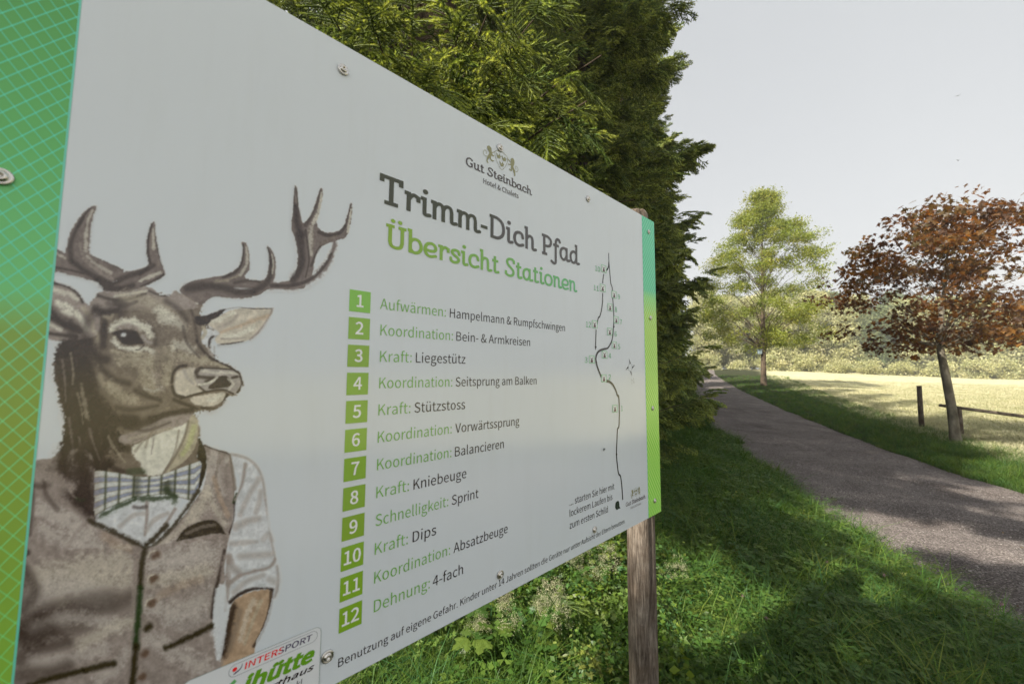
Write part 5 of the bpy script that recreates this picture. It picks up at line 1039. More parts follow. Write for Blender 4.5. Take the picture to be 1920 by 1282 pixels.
us = np.arange(-1.5853, -1.208, .00102); vs_ = np.arange(1.0625, 1.995, .00105)
UU, VV = np.meshgrid(us, vs_)
def to_px(u, v):
    p = P0[None, :2] + u[:, None] * _D[None, :2]; w = np.stack([p[:, 0], p[:, 1], v - 1.6], -1) @ CR_
    return CX + FPX * w[:, 0] / w[:, 2], CY + FPX * w[:, 1] / w[:, 2]
sxp, syp = to_px(UU.ravel(), VV.ravel())
cS, aS = paint_stag(sxp, syp)
under = ((UU.ravel() > SU0 + .004) & (VV.ravel() < SV1 - .004))                    # hidden by the sticker
keep = (aS > .02) & ~under
ix = np.arange(UU.size).reshape(UU.shape); Fq = np.stack([ix[:-1, :-1], ix[:-1, 1:], ix[1:, 1:], ix[1:, :-1]], -1).reshape(-1, 4)
Fq = Fq[keep[Fq].any(1)]; used = np.unique(Fq); rm = np.zeros(UU.size, int); rm[used] = np.arange(len(used))
Vs = np.stack([UU.ravel()[used], np.full(len(used), -.0005), VV.ravel()[used]], -1)
sm = fast_mesh('stag_illustration', Vs, rm[Fq]); vcol(sm, ink(cS[used])); meshobj('stag_illustration', sm, M['print'], sign)
print('stag faces', len(Fq))
# screws with washers
sc_me = MB(); sc_me.lathe([(.0001, .0006), (.0098, .0006), (.0104, .0016), (.0100, .0030), (.0078, .0040), (.0072, .0034), (.0066, .0034), (.0060, .0052), (.0046, .0064), (.0030, .0068), (.0026, .0040), (.0001, .0038)], 28, 'y')
SM = sc_me.mesh('screw', True); SM.materials.append(M['steel'])
for i, (u, v) in enumerate([(-1.2554, 2.1721), (-.8556, 2.1849), (-.4655, 2.1734), (-.0507, 2.1687), (-.0522, 1.8181), (-.0522, 1.4636), (-.0526, 1.1139), (-.4511, 1.1134), (-.8453, 1.1137), (-1.2418, 1.1146), (-1.6309, 1.8243), (-1.6309, 1.4636), (-1.6309, 2.1687), (-1.6309, 1.1139)]):
    o = meshobj('screw', SM, None, sign); o.location = (u, -.0006, v); o.rotation_euler = (0, rnd.uniform(0, 6), 0); o.scale = (.86,) * 3 if u > -.1 else (1,) * 3
# posts
def post(u, top, seed):
    r = np.random.RandomState(seed); n = 40; V = []; F = []; R = .0535; zs = list(np.linspace(-.5, top - .02, 46)) + [top - .008, top]
    crack = 4.35
    for i, z in enumerate(zs):
        for k in range(n):
            a = 2 * math.pi * k / n; rr_ = R * (1 + .012 * math.sin(3 * a + z * 2 + seed) + .008 * math.sin(z * 7 + a * 2) + .006 * r.randn() * .5)
            d = abs((a - crack - .05 * math.sin(z * 2.3) + math.pi) % (2 * math.pi) - math.pi)
            if d < .09: rr_ *= .82
            if z > top - .015: rr_ *= .93 if z < top - .004 else .82
            V.append((math.cos(a) * rr_, math.sin(a) * rr_, z))
    for i in range(len(zs) - 1):
        for k in range(n): F.append((i * n + k, i * n + (k + 1) % n, (i + 1) * n + (k + 1) % n, (i + 1) * n + k))
    F.append(tuple((len(zs) - 1) * n + k for k in range(n)))
    o = meshobj('post', mk_mesh('post', V, F, True), M['post'], sign); o.location = (u, .0065 + .056, 0); return o
post(-.046, 2.270, 1); post(-1.63, 2.262, 2)
fl = MB(); fl.tube([(-.0035, -.002, 0), (0, -.0035, .0006), (.004, -.0025, .001)], [.0008, .0018, .0008], 8); fl.tube([(.004, -.0028, .001), (.0055, -.0026, .0012)], [.0012, .001], 8)
for k in range(3):
    for s in (-1, 1): fl.tube([(-.001 + .0015 * k, -.002, s * .001), (-.002 + .003 * k, -.0034, s * .003), (-.003 + .0045 * k, -.0002, s * .0052)], [.0002] * 3, 4)
fl.add([(0, -.0042, 0), (-.0065, -.0036, .0032), (-.0075, -.0034, .0012)], [(0, 1, 2)]); fl.add([(0, -.0042, 0), (-.0065, -.0036, -.0032), (-.0075, -.0034, -.0012)], [(0, 1, 2)])
mfly, t_, o_ = newmat('fly_body'); prin(t_, o_, .4, (.02, .02, .022)); fu, fv = ob(1131, 842)
f_ = fl.build('fly', mfly, None, True); tag(f_, 'tiny dark fly sitting on the white board near the route line', 'fly'); f_.location = tuple(P0 * [1, 1, 0] + _D * fu + _N * .001 + np.array([0, 0, fv])); f_.rotation_euler = sign.rotation_euler

# ------------------------------------------------------------------ spruces: the row left of the path
HERO = []
for px, py, d in [(1128, 104, 2.15), (1100, 190, 2.05), (1040, 225, 2.0), (1000, 275, 2.15), (950, 120, 2.0), (860, 60, 1.9), (770, 60, 1.8), (705, 60, 1.75), (1190, 375, 2.75), (880, 215, 1.9), (620, 25, 1.7), (1010, 25, 2.1), (1100, 330, 2.6), (920, 10, 1.85), (700, 1200, 2.1), (800, 1262, 2.0), (800, 150, 1.75)]:
    q_ = ray(px, py); d *= .80 if py < 1000 else 1; HERO.append((CAM + q_ / q_[1] * d - np.array([-.75, 3.2, float(gz(-.75, 3.2))]), 1.1 if py < 1000 else .55))
spruce(-.75, 3.2, 20, 1.45, 'nearest spruce, its bright fresh twigs hanging over the top edge of the sign', 2, 3, .65, 6.5, .25, hero=HERO)
spruce(1.15, 7.0, 22, 2.0, 'tall spruce second from the sign, towering into the top edge of the photo', True, 4, .75, 10.5, .2)
spruce(3.05, 10.8, 22, 1.98, 'tall dark spruce third from the sign, with pointed shoots against the sky', False, 5, .62, 14)
spruce(5.2, 15.2, 21, 2.0, 'slim dark spruce fourth in the row beside the bend of the path', False, 6, .62, 16)
spruce(7.4, 20.5, 18, 1.8, 'spruce fifth in the row, low boughs reaching the path', False, 7, .62, 14)
spruce(10.2, 27, 16, 1.9, 'spruce sixth in the row, half hidden behind the nearer ones', False, 8, .62, 8)
spruce(14.6, 36.5, 13, 2.0, 'far spruce at the end of the row where the path leaves the trees', False, 9, .62, 8)
spruce(-4.0, -3.0, 19, 2.0, 'spruce of the row standing behind the photographer at the left', False, 12, .6, 3)
spruce(-6.1, -.1, 21, 3.3, 'unseen tall spruce left of the sign, added to shade the path, bare lower stem', False, 15, .6, 30, 10.3)  # added out of view: high crown shades the path, bare stem lets sun through
spruce(-2.4, 7.2, 22, 2.3, 'inner spruce of the second rank behind the sign', False, 13, .7, 9)
spruce(-.6, 12.0, 22, 2.4, 'inner spruce of the second rank, mostly hidden', False, 14, .6, 9)
spruce(2.2, 17.0, 22, 2.4, 'inner spruce of the second rank farther along the path', False, 16, .6, 9)
spruce(5.0, 23.5, 21, 2.4, 'inner spruce far back in the second rank', False, 17, .6, 9)

# ------------------------------------------------------------------ leaf sprays
def palm(s):      # outline of a five lobed leaf
    a = [(0, 0), (.20, -.06), (.34, -.30), (.36, -.06), (.62, -.42), (.60, -.16), (1.0, 0), (.60, .16), (.62, .42), (.36, .06), (.34, .30), (.20, .06)]
    return [(x * s, y * s * 1.15) for x, y in a]
def leaf_spray(seed, n, size, rad, kind, flat=.5, colv=.3, drop=.3):
    r = np.random.RandomState(seed); V = []; F = []; C = []
    for i in range(n):
        c = r.randn(3) * rad * np.array([.5, .5, .28]); s = size * r.uniform(.7, 1.25); az = r.uniform(0, 6.28)
        fx = np.array([math.cos(az), math.sin(az), -drop + r.uniform(-.35, .3)]); fx /= np.linalg.norm(fx); up = np.array([r.uniform(-flat, flat), r.uniform(-flat, flat), 1.]); y = np.cross(up, fx); y /= np.linalg.norm(y); z = np.cross(fx, y)
        out = palm(s) if kind == 'palm' else ([(0, 0), (.35 * s, -.2 * s), (.8 * s, -.16 * s), (s, 0), (.8 * s, .16 * s), (.35 * s, .2 * s)] if kind == 'oval' else [(0, 0), (.5 * s, -.32 * s), (s, 0), (.5 * s, .32 * s)])
        cv = 1 + r.uniform(-colv, colv); n0 = len(V); m = len(out); mid = c + fx * s * .42 - z * .04 * s
        V.append(mid); C.append((cv,) * 3)
        for x_, y_ in out: V.append(c + fx * x_ + y * y_ + z * (.10 * abs(y_) - .12 * x_ * x_ / max(s, 1e-6))); C.append((cv,) * 3)
        for k in range(m): F.append((n0, n0 + 1 + k, n0 + 1 + (k + 1) % m))
    return np.array(V), np.array(F), np.array(C)
MAP = [proto('maple_spray_%s' % 'abc'[i], *leaf_spray(50 + i, 12, .13, .24, 'palm', 1.2, drop=.7), M['maple']) for i in range(3)]
ASH = [proto('ash_spray_%s' % 'abc'[i], *leaf_spray(60 + i, 60, .13, .50, 'oval', 1.3, drop=.6), M['ash']) for i in range(3)]
FAR = [proto('far_spray_%s' % 'abc'[i], *leaf_spray(70 + i, 60, .30, .9, 'dia', 1.6, .45, .7), M['far']) for i in range(3)]
FRD = [proto('far_dark_spray_%s' % 'ab'[i], *leaf_spray(80 + i, 60, .28, .8, 'dia', 1.6, .45, .7), M['fardark']) for i in range(2)]

def broadleaf(name, x, y, H, base, radius_at, label, cat, bark, protos, nclump, per, clump_r, spr_scale, trunk_r, seed, group=None, lean=(0, 0), trunk_pts=None, flat=.6, limbs=True, zc=None):
    r = np.random.RandomState(seed); z0 = float(gz(x, y)); root = empty(name, (x, y, z0), label, cat, group)
    def tr(t):
        if trunk_pts is not None: return np.array([np.interp(t * H, [p[2] for p in trunk_pts], [p[k] for p in trunk_pts]) for k in (0, 1)] + [t * H])
        return np.array([lean[0] * t * H, lean[1] * t * H, t * H])
    mb = MB(); zs = [-.2 / H, 0, .06, .15, .28, .42, .58, .75, .92]; mb.tube([tuple(tr(t)) for t in zs], [trunk_r * q for q in (1.5, 1.25, 1.0, .93, .85, .68, .48, .26, .08)], 12, True, .05); mb.build('trunk', bark, root, True)
    P = []; D_ = []; U = []; S = []; I = []; lm = MB()
    for c in range(nclump):
        t = base + (1 - base) * (r.rand() ** .9); Rr = radius_at((t - base) / (1 - base)); q = math.sqrt(r.rand()) * .9 + .1 if r.rand() < .75 else r.rand()
        az = r.uniform(0, 6.28); cc = tr(t) * [1, 1, 0] + np.array([math.cos(az) * Rr * q, math.sin(az) * Rr * q, t * H])
        if limbs and r.rand() < (.5 if H > 6 and cat == 'tree' and group else .9):
            t1 = max(base * .95, t - .10 - .22 * q * Rr / H * 2); a = tr(t1); m = (a + cc) / 2 + np.array([0, 0, .04 * H * q]); lm.tube([tuple(a), tuple(m), tuple(cc)], [trunk_r * .26 * (1.1 - t), trunk_r * .17 * (1.1 - t), .004], 5, False)
        k = int(per * r.uniform(.6, 1.4))
        for j in range(k):
            p = cc + r.randn(3) * clump_r * np.array([1, 1, .55]); P.append(p); a2 = r.uniform(0, 6.28); D_.append(np.array([math.cos(a2), math.sin(a2), r.uniform(-.4, .3)])); U.append(np.array([r.uniform(-flat, flat), r.uniform(-flat, flat), 1.])); S.append(spr_scale * r.uniform(.7, 1.3)); I.append(r.randint(len(protos)))
    scatter('crown', np.array(P), rot_dirs(np.array(D_), np.array(U)), S, I, protos, root)
    if limbs: lm.build('limbs', bark, root, kind='stuff')
    return root
mpos = hit(1793, 836); print('maple at', mpos)
prof = lambda pts: (lambda t: float(np.interp(t, [p[0] for p in pts], [p[1] for p in pts])))
broadleaf('maple_tree', mpos[0], mpos[1], 5.3, .42, prof([(0, 1.5), (.12, 2.1), (.35, 2.25), (.6, 1.8), (.85, 1.3), (1, .7)]), 'young copper maple with dark red leaves and a slim bent trunk beside the path', 'maple tree', M['bark_maple'], MAP, 100, 8.0, .21, 1.0, .088, 21,
          trunk_pts=[(0, 0, -.3), (0, 0, 0), (-.02, 0, .6), (-.05, 0, 1.2), (-.18, 0, 1.9), (-.2, 0, 2.5), (.1, 0, 3.6), (.25, 0, 5.3)])
apos = hit(1432, 724); print('ash at', apos); aH = (705 - 358) / FPX * apos[1] + 1.6 - float(gz(apos[0], apos[1]))
ak = apos[1] / FPX
broadleaf('ash_tree', apos[0], apos[1], aH, .19, prof([(0, 70 * ak), (.1, 98 * ak), (.3, 104 * ak), (.5, 94 * ak), (.65, 82 * ak), (.8, 42 * ak), (.9, 26 * ak), (1, 6 * ak)]), 'tall light green tree with open leafy crown standing at the bend of the path', 'tree', M['bark_spruce'], ASH, 165, 8, .30, 1.0, .18, 22, lean=(.035, 0))
gb = MB(); gb.box((-.11, -.09, 0), (.11, .09, .30)); gb.tube([(0, -.10, .17), (0, -.095, .17)], .025, 10); gb.box((-.14, -.13, .30), (.14, .11, .325))
mnb, t_, o_ = newmat('grey_blue_board'); prin(t_, o_, .7, (.2, .26, .30)); nb = gb.build('nest_box', mnb); tag(nb, 'small grey blue nest box fixed to the trunk of the light green tree', 'nest box'); nb.location = (apos[0] - .27, apos[1] - .15, float(gz(apos[0], apos[1])) + 2.4)

# far edge of the meadow: single trees and shrubs
def at(px, d): r = ray(px, 700); return r[0] / r[1] * d
k = 0
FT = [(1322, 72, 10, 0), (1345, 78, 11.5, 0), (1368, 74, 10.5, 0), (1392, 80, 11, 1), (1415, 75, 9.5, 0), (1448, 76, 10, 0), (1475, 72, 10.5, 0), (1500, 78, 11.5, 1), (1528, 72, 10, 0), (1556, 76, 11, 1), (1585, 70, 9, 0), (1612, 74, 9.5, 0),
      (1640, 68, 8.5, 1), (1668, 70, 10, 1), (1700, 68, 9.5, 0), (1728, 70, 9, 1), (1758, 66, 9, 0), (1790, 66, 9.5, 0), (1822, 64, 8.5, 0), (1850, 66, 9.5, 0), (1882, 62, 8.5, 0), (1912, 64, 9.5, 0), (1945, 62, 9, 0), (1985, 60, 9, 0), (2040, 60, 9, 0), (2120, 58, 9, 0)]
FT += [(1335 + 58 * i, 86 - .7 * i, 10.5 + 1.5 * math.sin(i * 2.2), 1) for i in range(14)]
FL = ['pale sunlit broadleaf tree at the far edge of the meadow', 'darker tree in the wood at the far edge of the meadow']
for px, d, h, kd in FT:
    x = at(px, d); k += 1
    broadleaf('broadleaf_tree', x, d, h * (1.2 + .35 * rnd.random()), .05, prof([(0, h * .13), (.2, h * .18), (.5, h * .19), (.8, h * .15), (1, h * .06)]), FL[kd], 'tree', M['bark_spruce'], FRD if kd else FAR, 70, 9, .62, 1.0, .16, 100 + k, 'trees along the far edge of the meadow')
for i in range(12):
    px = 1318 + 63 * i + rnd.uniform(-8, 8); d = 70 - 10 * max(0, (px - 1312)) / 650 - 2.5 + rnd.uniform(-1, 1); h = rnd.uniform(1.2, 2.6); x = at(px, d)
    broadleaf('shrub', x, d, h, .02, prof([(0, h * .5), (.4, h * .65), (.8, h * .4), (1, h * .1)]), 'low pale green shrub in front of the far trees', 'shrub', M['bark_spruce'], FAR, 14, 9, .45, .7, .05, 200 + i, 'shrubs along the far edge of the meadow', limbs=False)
# wooded hills
def hill(name, cx, cy, rx_, ry_, hh, seed):
    r = np.random.RandomState(seed); V = []; F = []; n = 60; m = 18
    for j in range(m + 1):
        for i in range(n):
            a = 2 * math.pi * i / n; q = j / m; hgt = hh * (math.cos(q * math.pi) * .5 + .5) * (1 + .12 * math.sin(a * 3 + seed) + .06 * math.sin(a * 9 + q * 8) + .03 * r.randn())
            V.append((cx + math.cos(a) * rx_ * q, cy + math.sin(a) * ry_ * q, 1 + hgt))
    for j in range(m):
        for i in range(n): F.append((j * n + i, j * n + (i + 1) % n, (j + 1) * n + (i + 1) % n, (j + 1) * n + i))
    return meshobj(name, mk_mesh(name, V, F, True), M['hill'], kind='structure')
mh, t_, o_ = newmat('wooded_hill'); b_ = prin(t_, o_, 1, spec=0); n_ = noise(t_, .11, 6, .7); c_ = ramp(t_, n_.outputs[0], [(.35, (.035, .055, .035)), (.7, (.09, .115, .06))]); t_.links.new(c_.outputs[0], b_.inputs['Base Color']); bump(t_, b_, n_.outputs[0], 1, 6); M['hill'] = mh
hill('hills', 420, 700, 520, 190, 66, 1); hill('hills', 1150, 760, 560, 240, 80, 4)

# ------------------------------------------------------------------ fence post and rail
fp = hit(1729, 806); mb = MB(); mb.tube([(0, 0, -.3), (0, 0, .6), (.01, 0, 1.22)], [.058, .056, .052], 12, True, .05); o = mb.build('fence_post', M['rail'], smooth=True); o.location = (fp[0], fp[1], fp[2] - .02)
tag(o, 'single dark round fence post standing in the grass left of the copper maple', 'fence post')
yr = 9.7; zr = 1.6 - (757 - 700) / FPX * yr; xa = at(1757, yr); yb_ = 8.9; xb = at(2140, yb_); root = empty('rail_fence', (xa, yr, float(gz(xa, yr))), 'weathered round pole rail running off to the right behind the copper maple', 'fence')
mb = MB(); zg = float(gz(xa, yr)); mb.tube([(0, 0, zr - zg), ((xb - xa) * .5, (yb_ - yr) * .5, (zr + 1.6 - (806 - 700) / FPX * yb_) / 2 - zg), (xb - xa, yb_ - yr, 1.6 - (806 - 700) / FPX * yb_ - zg)], [.037, .04, .042], 12, True, .06); mb.build('rail', M['rail'], root, True)
for s in (.105, .86):
    mb = MB(); mb.tube([(0, 0, -.3), (0, 0, zr - zg - .03 - .2 * s)], [.06, .055], 12, True, .05); o = mb.build('post', M['rail'], root, True); o.location = ((xb - xa) * s, (yb_ - yr) * s + .03, 0)

# ------------------------------------------------------------------ verge: grass, herbs, gravel stones
def grass_clump(seed, n, h, w, spread, bend=.5, ns=3):
    r = np.random.RandomState(seed); V = []; F = []; C = []
    for i in range(n):
        a = r.uniform(0, 6.28); d = np.array([math.cos(a), math.sin(a)]); b = r.randn(2) * spread * .5; H_ = h * r.uniform(.45, 1.15); be = bend * r.uniform(.3, 1.4) * H_; sd_ = np.array([-d[1], d[0]]) * w * r.uniform(.6, 1.2); cv = r.uniform(.7, 1.3); n0 = len(V)
        for k in range(ns + 1):
            s = k / ns; p = np.array([b[0] + d[0] * be * s * s, b[1] + d[1] * be * s * s, H_ * (s - .28 * bend * s * s)]); ww = (1 - s ** 1.6) * .5
            V.append((p[0] - sd_[0] * ww, p[1] - sd_[1] * ww, p[2])); V.append((p[0] + sd_[0] * ww, p[1] + sd_[1] * ww, p[2])); c = cv * (.75 + .5 * s); C += [(c, c, c * .95)] * 2
        for k in range(ns): F.append((n0 + 2 * k, n0 + 2 * k + 1, n0 + 2 * k + 3, n0 + 2 * k + 2))
    return np.array(V), np.array(F), np.array(C)
GR = [proto('grass_tuft_%s' % 'abcd'[i], *grass_clump(90 + i, 26, [.19, .25, .15, .29][i], .006, .10, [.7, .9, .6, 1.0][i]), M['grass']) for i in range(4)]
HY = [proto('meadow_tuft_%s' % 'ab'[i], *grass_clump(95 + i, 30, .085, .006, .22, 1.1, 2), M['hay']) for i in range(2)]
def herb(seed, n, L, wd):      # rosette of broad blades
    r = np.random.RandomState(seed); V = []; F = []; C = []
    for i in range(n):
        a = 2 * math.pi * i / n + r.uniform(-.4, .4); l = L * r.uniform(.6, 1.2); d = np.array([math.cos(a), math.sin(a), 0]); sd_ = np.array([-d[1], d[0], 0]); n0 = len(V); cv = r.uniform(.75, 1.3); up = r.uniform(.4, 1.1)
        for k in range(6):
            s = k / 5; p = d * l * s + np.array([0, 0, l * up * (s - .62 * s * s)]); w = wd * l * (math.sin(math.pi * min(1, s * .92 + .08)) ** .8) + .001
            for q, z in ((-1, .25), (0, 0), (1, .25)): V.append(p + sd_ * w * q + np.array([0, 0, w * z])); C.append((cv,) * 3)
        for k in range(5):
            for q in (0, 1): b = n0 + 3 * k + q; F.append((b, b + 1, b + 4, b + 3))
    return np.array(V), np.array(F), np.array(C)
def clover(seed):
    r = np.random.RandomState(seed); V = []; F = []; C = []
    for i in range(14):
        p = np.array([r.uniform(-.08, .08), r.uniform(-.08, .08), r.uniform(.04, .13)]); cv = r.uniform(.8, 1.4)
        for k in range(3):
            a = 2.09 * k + r.rand(); n0 = len(V); s = .018 * r.uniform(.8, 1.3)
            for x_, y_ in ((0, 0), (.6, -.5), (1.05, -.3), (1.05, .3), (.6, .5)): V.append(p + np.array([math.cos(a) * x_ - math.sin(a) * y_, math.sin(a) * x_ + math.cos(a) * y_, .12 * x_]) * s); C.append((cv,) * 3)
            F += [(n0, n0 + 1, n0 + 2, n0 + 3)]; F += [(n0, n0 + 3, n0 + 4, n0 + 4)] if False else []
            F.append((n0, n0 + 3, n0 + 4, n0))if False else None
    return np.array(V), np.array([f for f in F if f]), np.array(C)
HB = [proto('herb_rosette_%s' % 'abc'[i], *herb(120 + i, [7, 9, 6][i], [.15, .11, .2][i], [.16, .2, .12][i]), M['herb']) for i in range(3)]
CL = [proto('clover_patch_%s' % 'ab'[i], *clover(130 + i), M['herb']) for i in range(2)]
def field(fn, n, ylo, yhi, dens_pow=1.0):
    """random points between two borders given as functions of y"""
    y = ylo * (yhi / ylo) ** NR.rand(n) if dens_pow else ylo + (yhi - ylo) * NR.rand(n); a, b = fn(y); x = a + (b - a) * NR.rand(n); return x, y
def sow(name, x, y, protos, s0, s1, z=None, label=None):
    n = len(x); z = gz(x, y) if z is None else z; rots = np.stack([NR.uniform(-.15, .15, n), NR.uniform(-.15, .15, n), NR.uniform(0, 6.28, n)], -1)
    return scatter(name, np.stack([x, y, z - .01], -1), rots, NR.uniform(s0, s1, n), NR.randint(0, len(protos), n), protos)
ed = lambda y: .09 * np.sin(y * 2.3) + .06 * np.sin(y * 5.1 + 1) + .03 * np.sin(y * 11.7)
x, y = field(lambda y: (np.maximum(xl(y) - 4.2, -2.6 + y * .1), xl(y) + .0 + ed(y)), 15000, 1.1, 42); m_ = (x > -1.2 + .0 * y); sow('verge_grass', x[m_], y[m_], GR, .7, 1.35)
x, y = field(lambda y: (xl(y) - 1.3, xl(y) + .10 + ed(y)), 3600, 1.1, 12); sow('verge_grass', x, y, GR, .35, .8)
x, y = field(lambda y: (xl(y) - .15 + ed(y), xl(y) + .32 + ed(y)), 420, 1.6, 12); sow('edge_tufts', x, y, GR + [], .2, .5)
x, y = field(lambda y: (xr(y) - .05, xr(y) + 1.0 + .16 * y), 9000, 3.0, 45); sow('path_side_grass', x, y, GR, .45, .9)
x, y = field(lambda y: (xr(y) + .9 + .1 * y, y * 1.6 + 3), 26000, 4.5, 40); sow('mown_grass', x, y, HY, .8, 1.7)
WD = [proto('weed_spray_%s' % 'abc'[i], *leaf_spray(190 + i, 46, [.034, .020, .045][i], .12, ['dia', 'oval', 'palm'][i], 1.4, .5, .2), M['weed']) for i in range(3)]
def weeds(name, n, fn, ylo, yhi, z0_, z1_, s0, s1):
    x, y = field(fn, n, ylo, yhi); keep_ = np.sin(x * 3.1 + 2 * np.sin(y * 1.9)) + np.sin(y * 2.7 + x) + NR.randn(n) * .7 > -.35; x, y = x[keep_], y[keep_]
    sow(name, x, y, WD, s0, s1, gz(x, y) + NR.uniform(z0_, z1_, len(x)))
weeds('undergrowth', 2100, lambda y: (-1.25 + 0 * y, .55 + .12 * y), 1.65, 4.2, .03, .34, .5, 1.25)
weeds('verge_weeds', 3200, lambda y: (np.maximum(xl(y) - 3.6, .2), xl(y) - .12), 1.3, 14, .02, .13, .5, 1.15)
x, y = field(lambda y: (np.maximum(xl(y) - 3.4, -1.5), xl(y) - .05), 3200, 1.1, 14); sow('verge_herbs', x, y, HB, .6, 1.3)
x, y = field(lambda y: (np.maximum(xl(y) - 3.4, -1.5), xl(y) + .05), 2000, 1.1, 12); sow('clover_leaves', x, y, CL, .9, 1.7)
# loose stones on the path
def stone(seed):
    r = np.random.RandomState(seed); import bmesh; bm = bmesh.new(); bmesh.ops.create_icosphere(bm, subdivisions=1, radius=1)
    V = np.array([v.co[:] for v in bm.verts]); V = V * (1 + .22 * r.randn(len(V), 1)) * [1, r.uniform(.6, .9), r.uniform(.4, .6)]; F = np.array([[v.index for v in f.verts] for f in bm.faces]); bm.free(); return V, F, np.ones((len(V), 3))
ms, t_, o_ = newmat('loose_stone'); b_ = prin(t_, o_, .85, spec=.25); oi = nn(t_, 'ShaderNodeObjectInfo'); c_ = ramp(t_, oi.outputs['Random'], [(0, (.075, .065, .06)), (.5, (.17, .15, .145)), (.85, (.27, .245, .235)), (1, (.48, .45, .42))]); t_.links.new(c_.outputs[0], b_.inputs['Base Color'])
ST = [proto('stone_%s' % 'abc'[i], *stone(140 + i), ms) for i in range(3)]
x, y = field(lambda y: (xl(y) - .1, xr(y) + .05), 22000, 1.5, 16); s = (x - xl(y)) / (xr(y) - xl(y)); zz = zbase(x, y) + .016 + .035 * (1 - (2 * s - 1) ** 2) + .011
sow('loose_gravel', x, y, ST, .002, .0062, zz)

x, y = field(lambda y: (xl(y) - .12, xr(y) + .08), 2600, 1.6, 9); s = (x - xl(y)) / (xr(y) - xl(y)); sow('loose_gravel', x, y, ST, .005, .0105, zbase(x, y) + .016 + .035 * (1 - (2 * s - 1) ** 2) + .011)
LT_ = [proto('dry_leaf_%s' % 'ab'[i], *leaf_spray(230 + i, 1, .03, .001, ['oval', 'dia'][i], .3, .2, .0), M['litter']) for i in range(2)]
x, y = field(lambda y: (xl(y) - .5, xr(y) + .2), 650, 1.7, 16); s = np.clip((x - xl(y)) / (xr(y) - xl(y)), 0, 1); q_ = NR.rand(len(x)) < .25 + .75 * (np.abs(s - .5) > .36); x, y, s = x[q_], y[q_], s[q_]; sow('fallen_leaves', x, y, LT_, .5, 1.2, zbase(x, y) + .03 + .035 * (1 - (2 * s - 1) ** 2))
# ------------------------------------------------------------------ single plants in the verge
def blossom_head(seed, n=450, R=.042, Hh=.13):
    r = np.random.RandomState(seed); V = []; F = []; C = []
    for b in range(9):
        a = r.uniform(0, 6.28); q = r.rand(); c = np.array([math.cos(a) * R * (1 - .5 * q), math.sin(a) * R * (1 - .5 * q), Hh * q])
        for i in range(n // 9):
            p = c + r.randn(3) * [.011, .011, .013]; s = r.uniform(.0013, .0030); e1 = r.randn(3); e1 /= np.linalg.norm(e1); e2 = np.cross(e1, r.randn(3)); e2 /= np.linalg.norm(e2); n0 = len(V); V += [p - e1 * s, p + e2 * s, p + e1 * s, p - e2 * s]; C += [(r.uniform(.75, 1.15),) * 3] * 4; F.append((n0, n0 + 1, n0 + 2, n0 + 3))
    return np.array(V), np.array(F), np.array(C)
def stem_leaves(seed, h, lean):
    r = np.random.RandomState(seed); mb = MB(); mb.cur = (.9, .9, .8); P = [(lean * s * s, .1 * lean * s, h * s) for s in (0, .25, .5, .75, 1)]; mb.tube(P, [.0035, .003, .0026, .002, .0015], 5, False)
    for i in range(9):
        s = .15 + .75 * i / 9; p = np.array([lean * s * s, .1 * lean * s, h * s]); a = r.uniform(0, 6.28); l = r.uniform(.05, .10); d = np.array([math.cos(a), math.sin(a), .35]); sd_ = np.array([-d[1], d[0], 0]); mb.cur = (r.uniform(.8, 1.3),) * 3
        for k_ in range(3):
            q = p + d * l * (.3 + .35 * k_); ll = l * .45; mb.add([q, q + sd_ * ll * .6 + d * ll * .4, q + d * ll, q - sd_ * ll * .6 + d * ll * .4], [(0, 1, 2, 3)])
    for i in range(3): a = r.uniform(0, 6.28); mb.cur = (.9, .9, .8); mb.tube([(P[-1][0], P[-1][1], h * .9), (P[-1][0] + math.cos(a) * .04, P[-1][1] + math.sin(a) * .04, h * 1.02)], [.0014, .001], 4, False)
    return mb
BH = []
for i in range(4): me = fast_mesh('blossom', *blossom_head(150 + i)[:2]); vcol(me, blossom_head(150 + i)[2]); me.materials.append(M['flower']); BH.append(me)
SL = []
for i in range(4): me = stem_leaves(160 + i, .34 + .05 * i, [.12, -.10, .16, .05][i]).mesh('stem', False, True); me.materials.append(M['herb']); SL.append((me, .34 + .05 * i, [.12, -.10, .16, .05][i]))
spots = [(-.25, 2.0), (-.05, 2.05), (.0, 2.45), (.12, 2.3), (.28, 2.35), (.42, 2.8), (.50, 2.5), (.55, 2.9), (.30, 2.7), (.14, 2.6), (-.1, 1.9), (.62, 2.6), (.18, 2.05), (.40, 2.15), (.50, 2.2), (.36, 1.95), (.24, 1.85), (.85, 3.0), (.9, 2.5), (.45, 1.9), (.05, 1.85), (-.35, 2.3), (.33, 2.5), (.1, 2.9)]
for i, (x_, y_) in enumerate(spots[::2] + [(1.1, 3.4)]):
    root = empty('flowering_plant', (x_, y_, float(gz(x_, y_)) - .01), 'tall wild plant with cream blossom heads in the grass below the sign', 'wild flower', 'cream flowering plants below the sign', rnd.uniform(0, 6.28)); root.scale = (1, 1, rnd.uniform(.8, 1.15))
    me, h, ln = SL[i % 4]; o = meshobj('stem', me, None, root)
    for j in range(3): o = meshobj('blossom', BH[(i + j) % 4], None, root); o.location = (ln + rnd.uniform(-.06, .06), .1 * ln + rnd.uniform(-.06, .06), h * (.93 - .06 * j)); o.rotation_euler = (rnd.uniform(-.4, .4), rnd.uniform(-.4, .4), rnd.uniform(0, 6)); o.scale = (rnd.uniform(.7, 1.1),) * 3
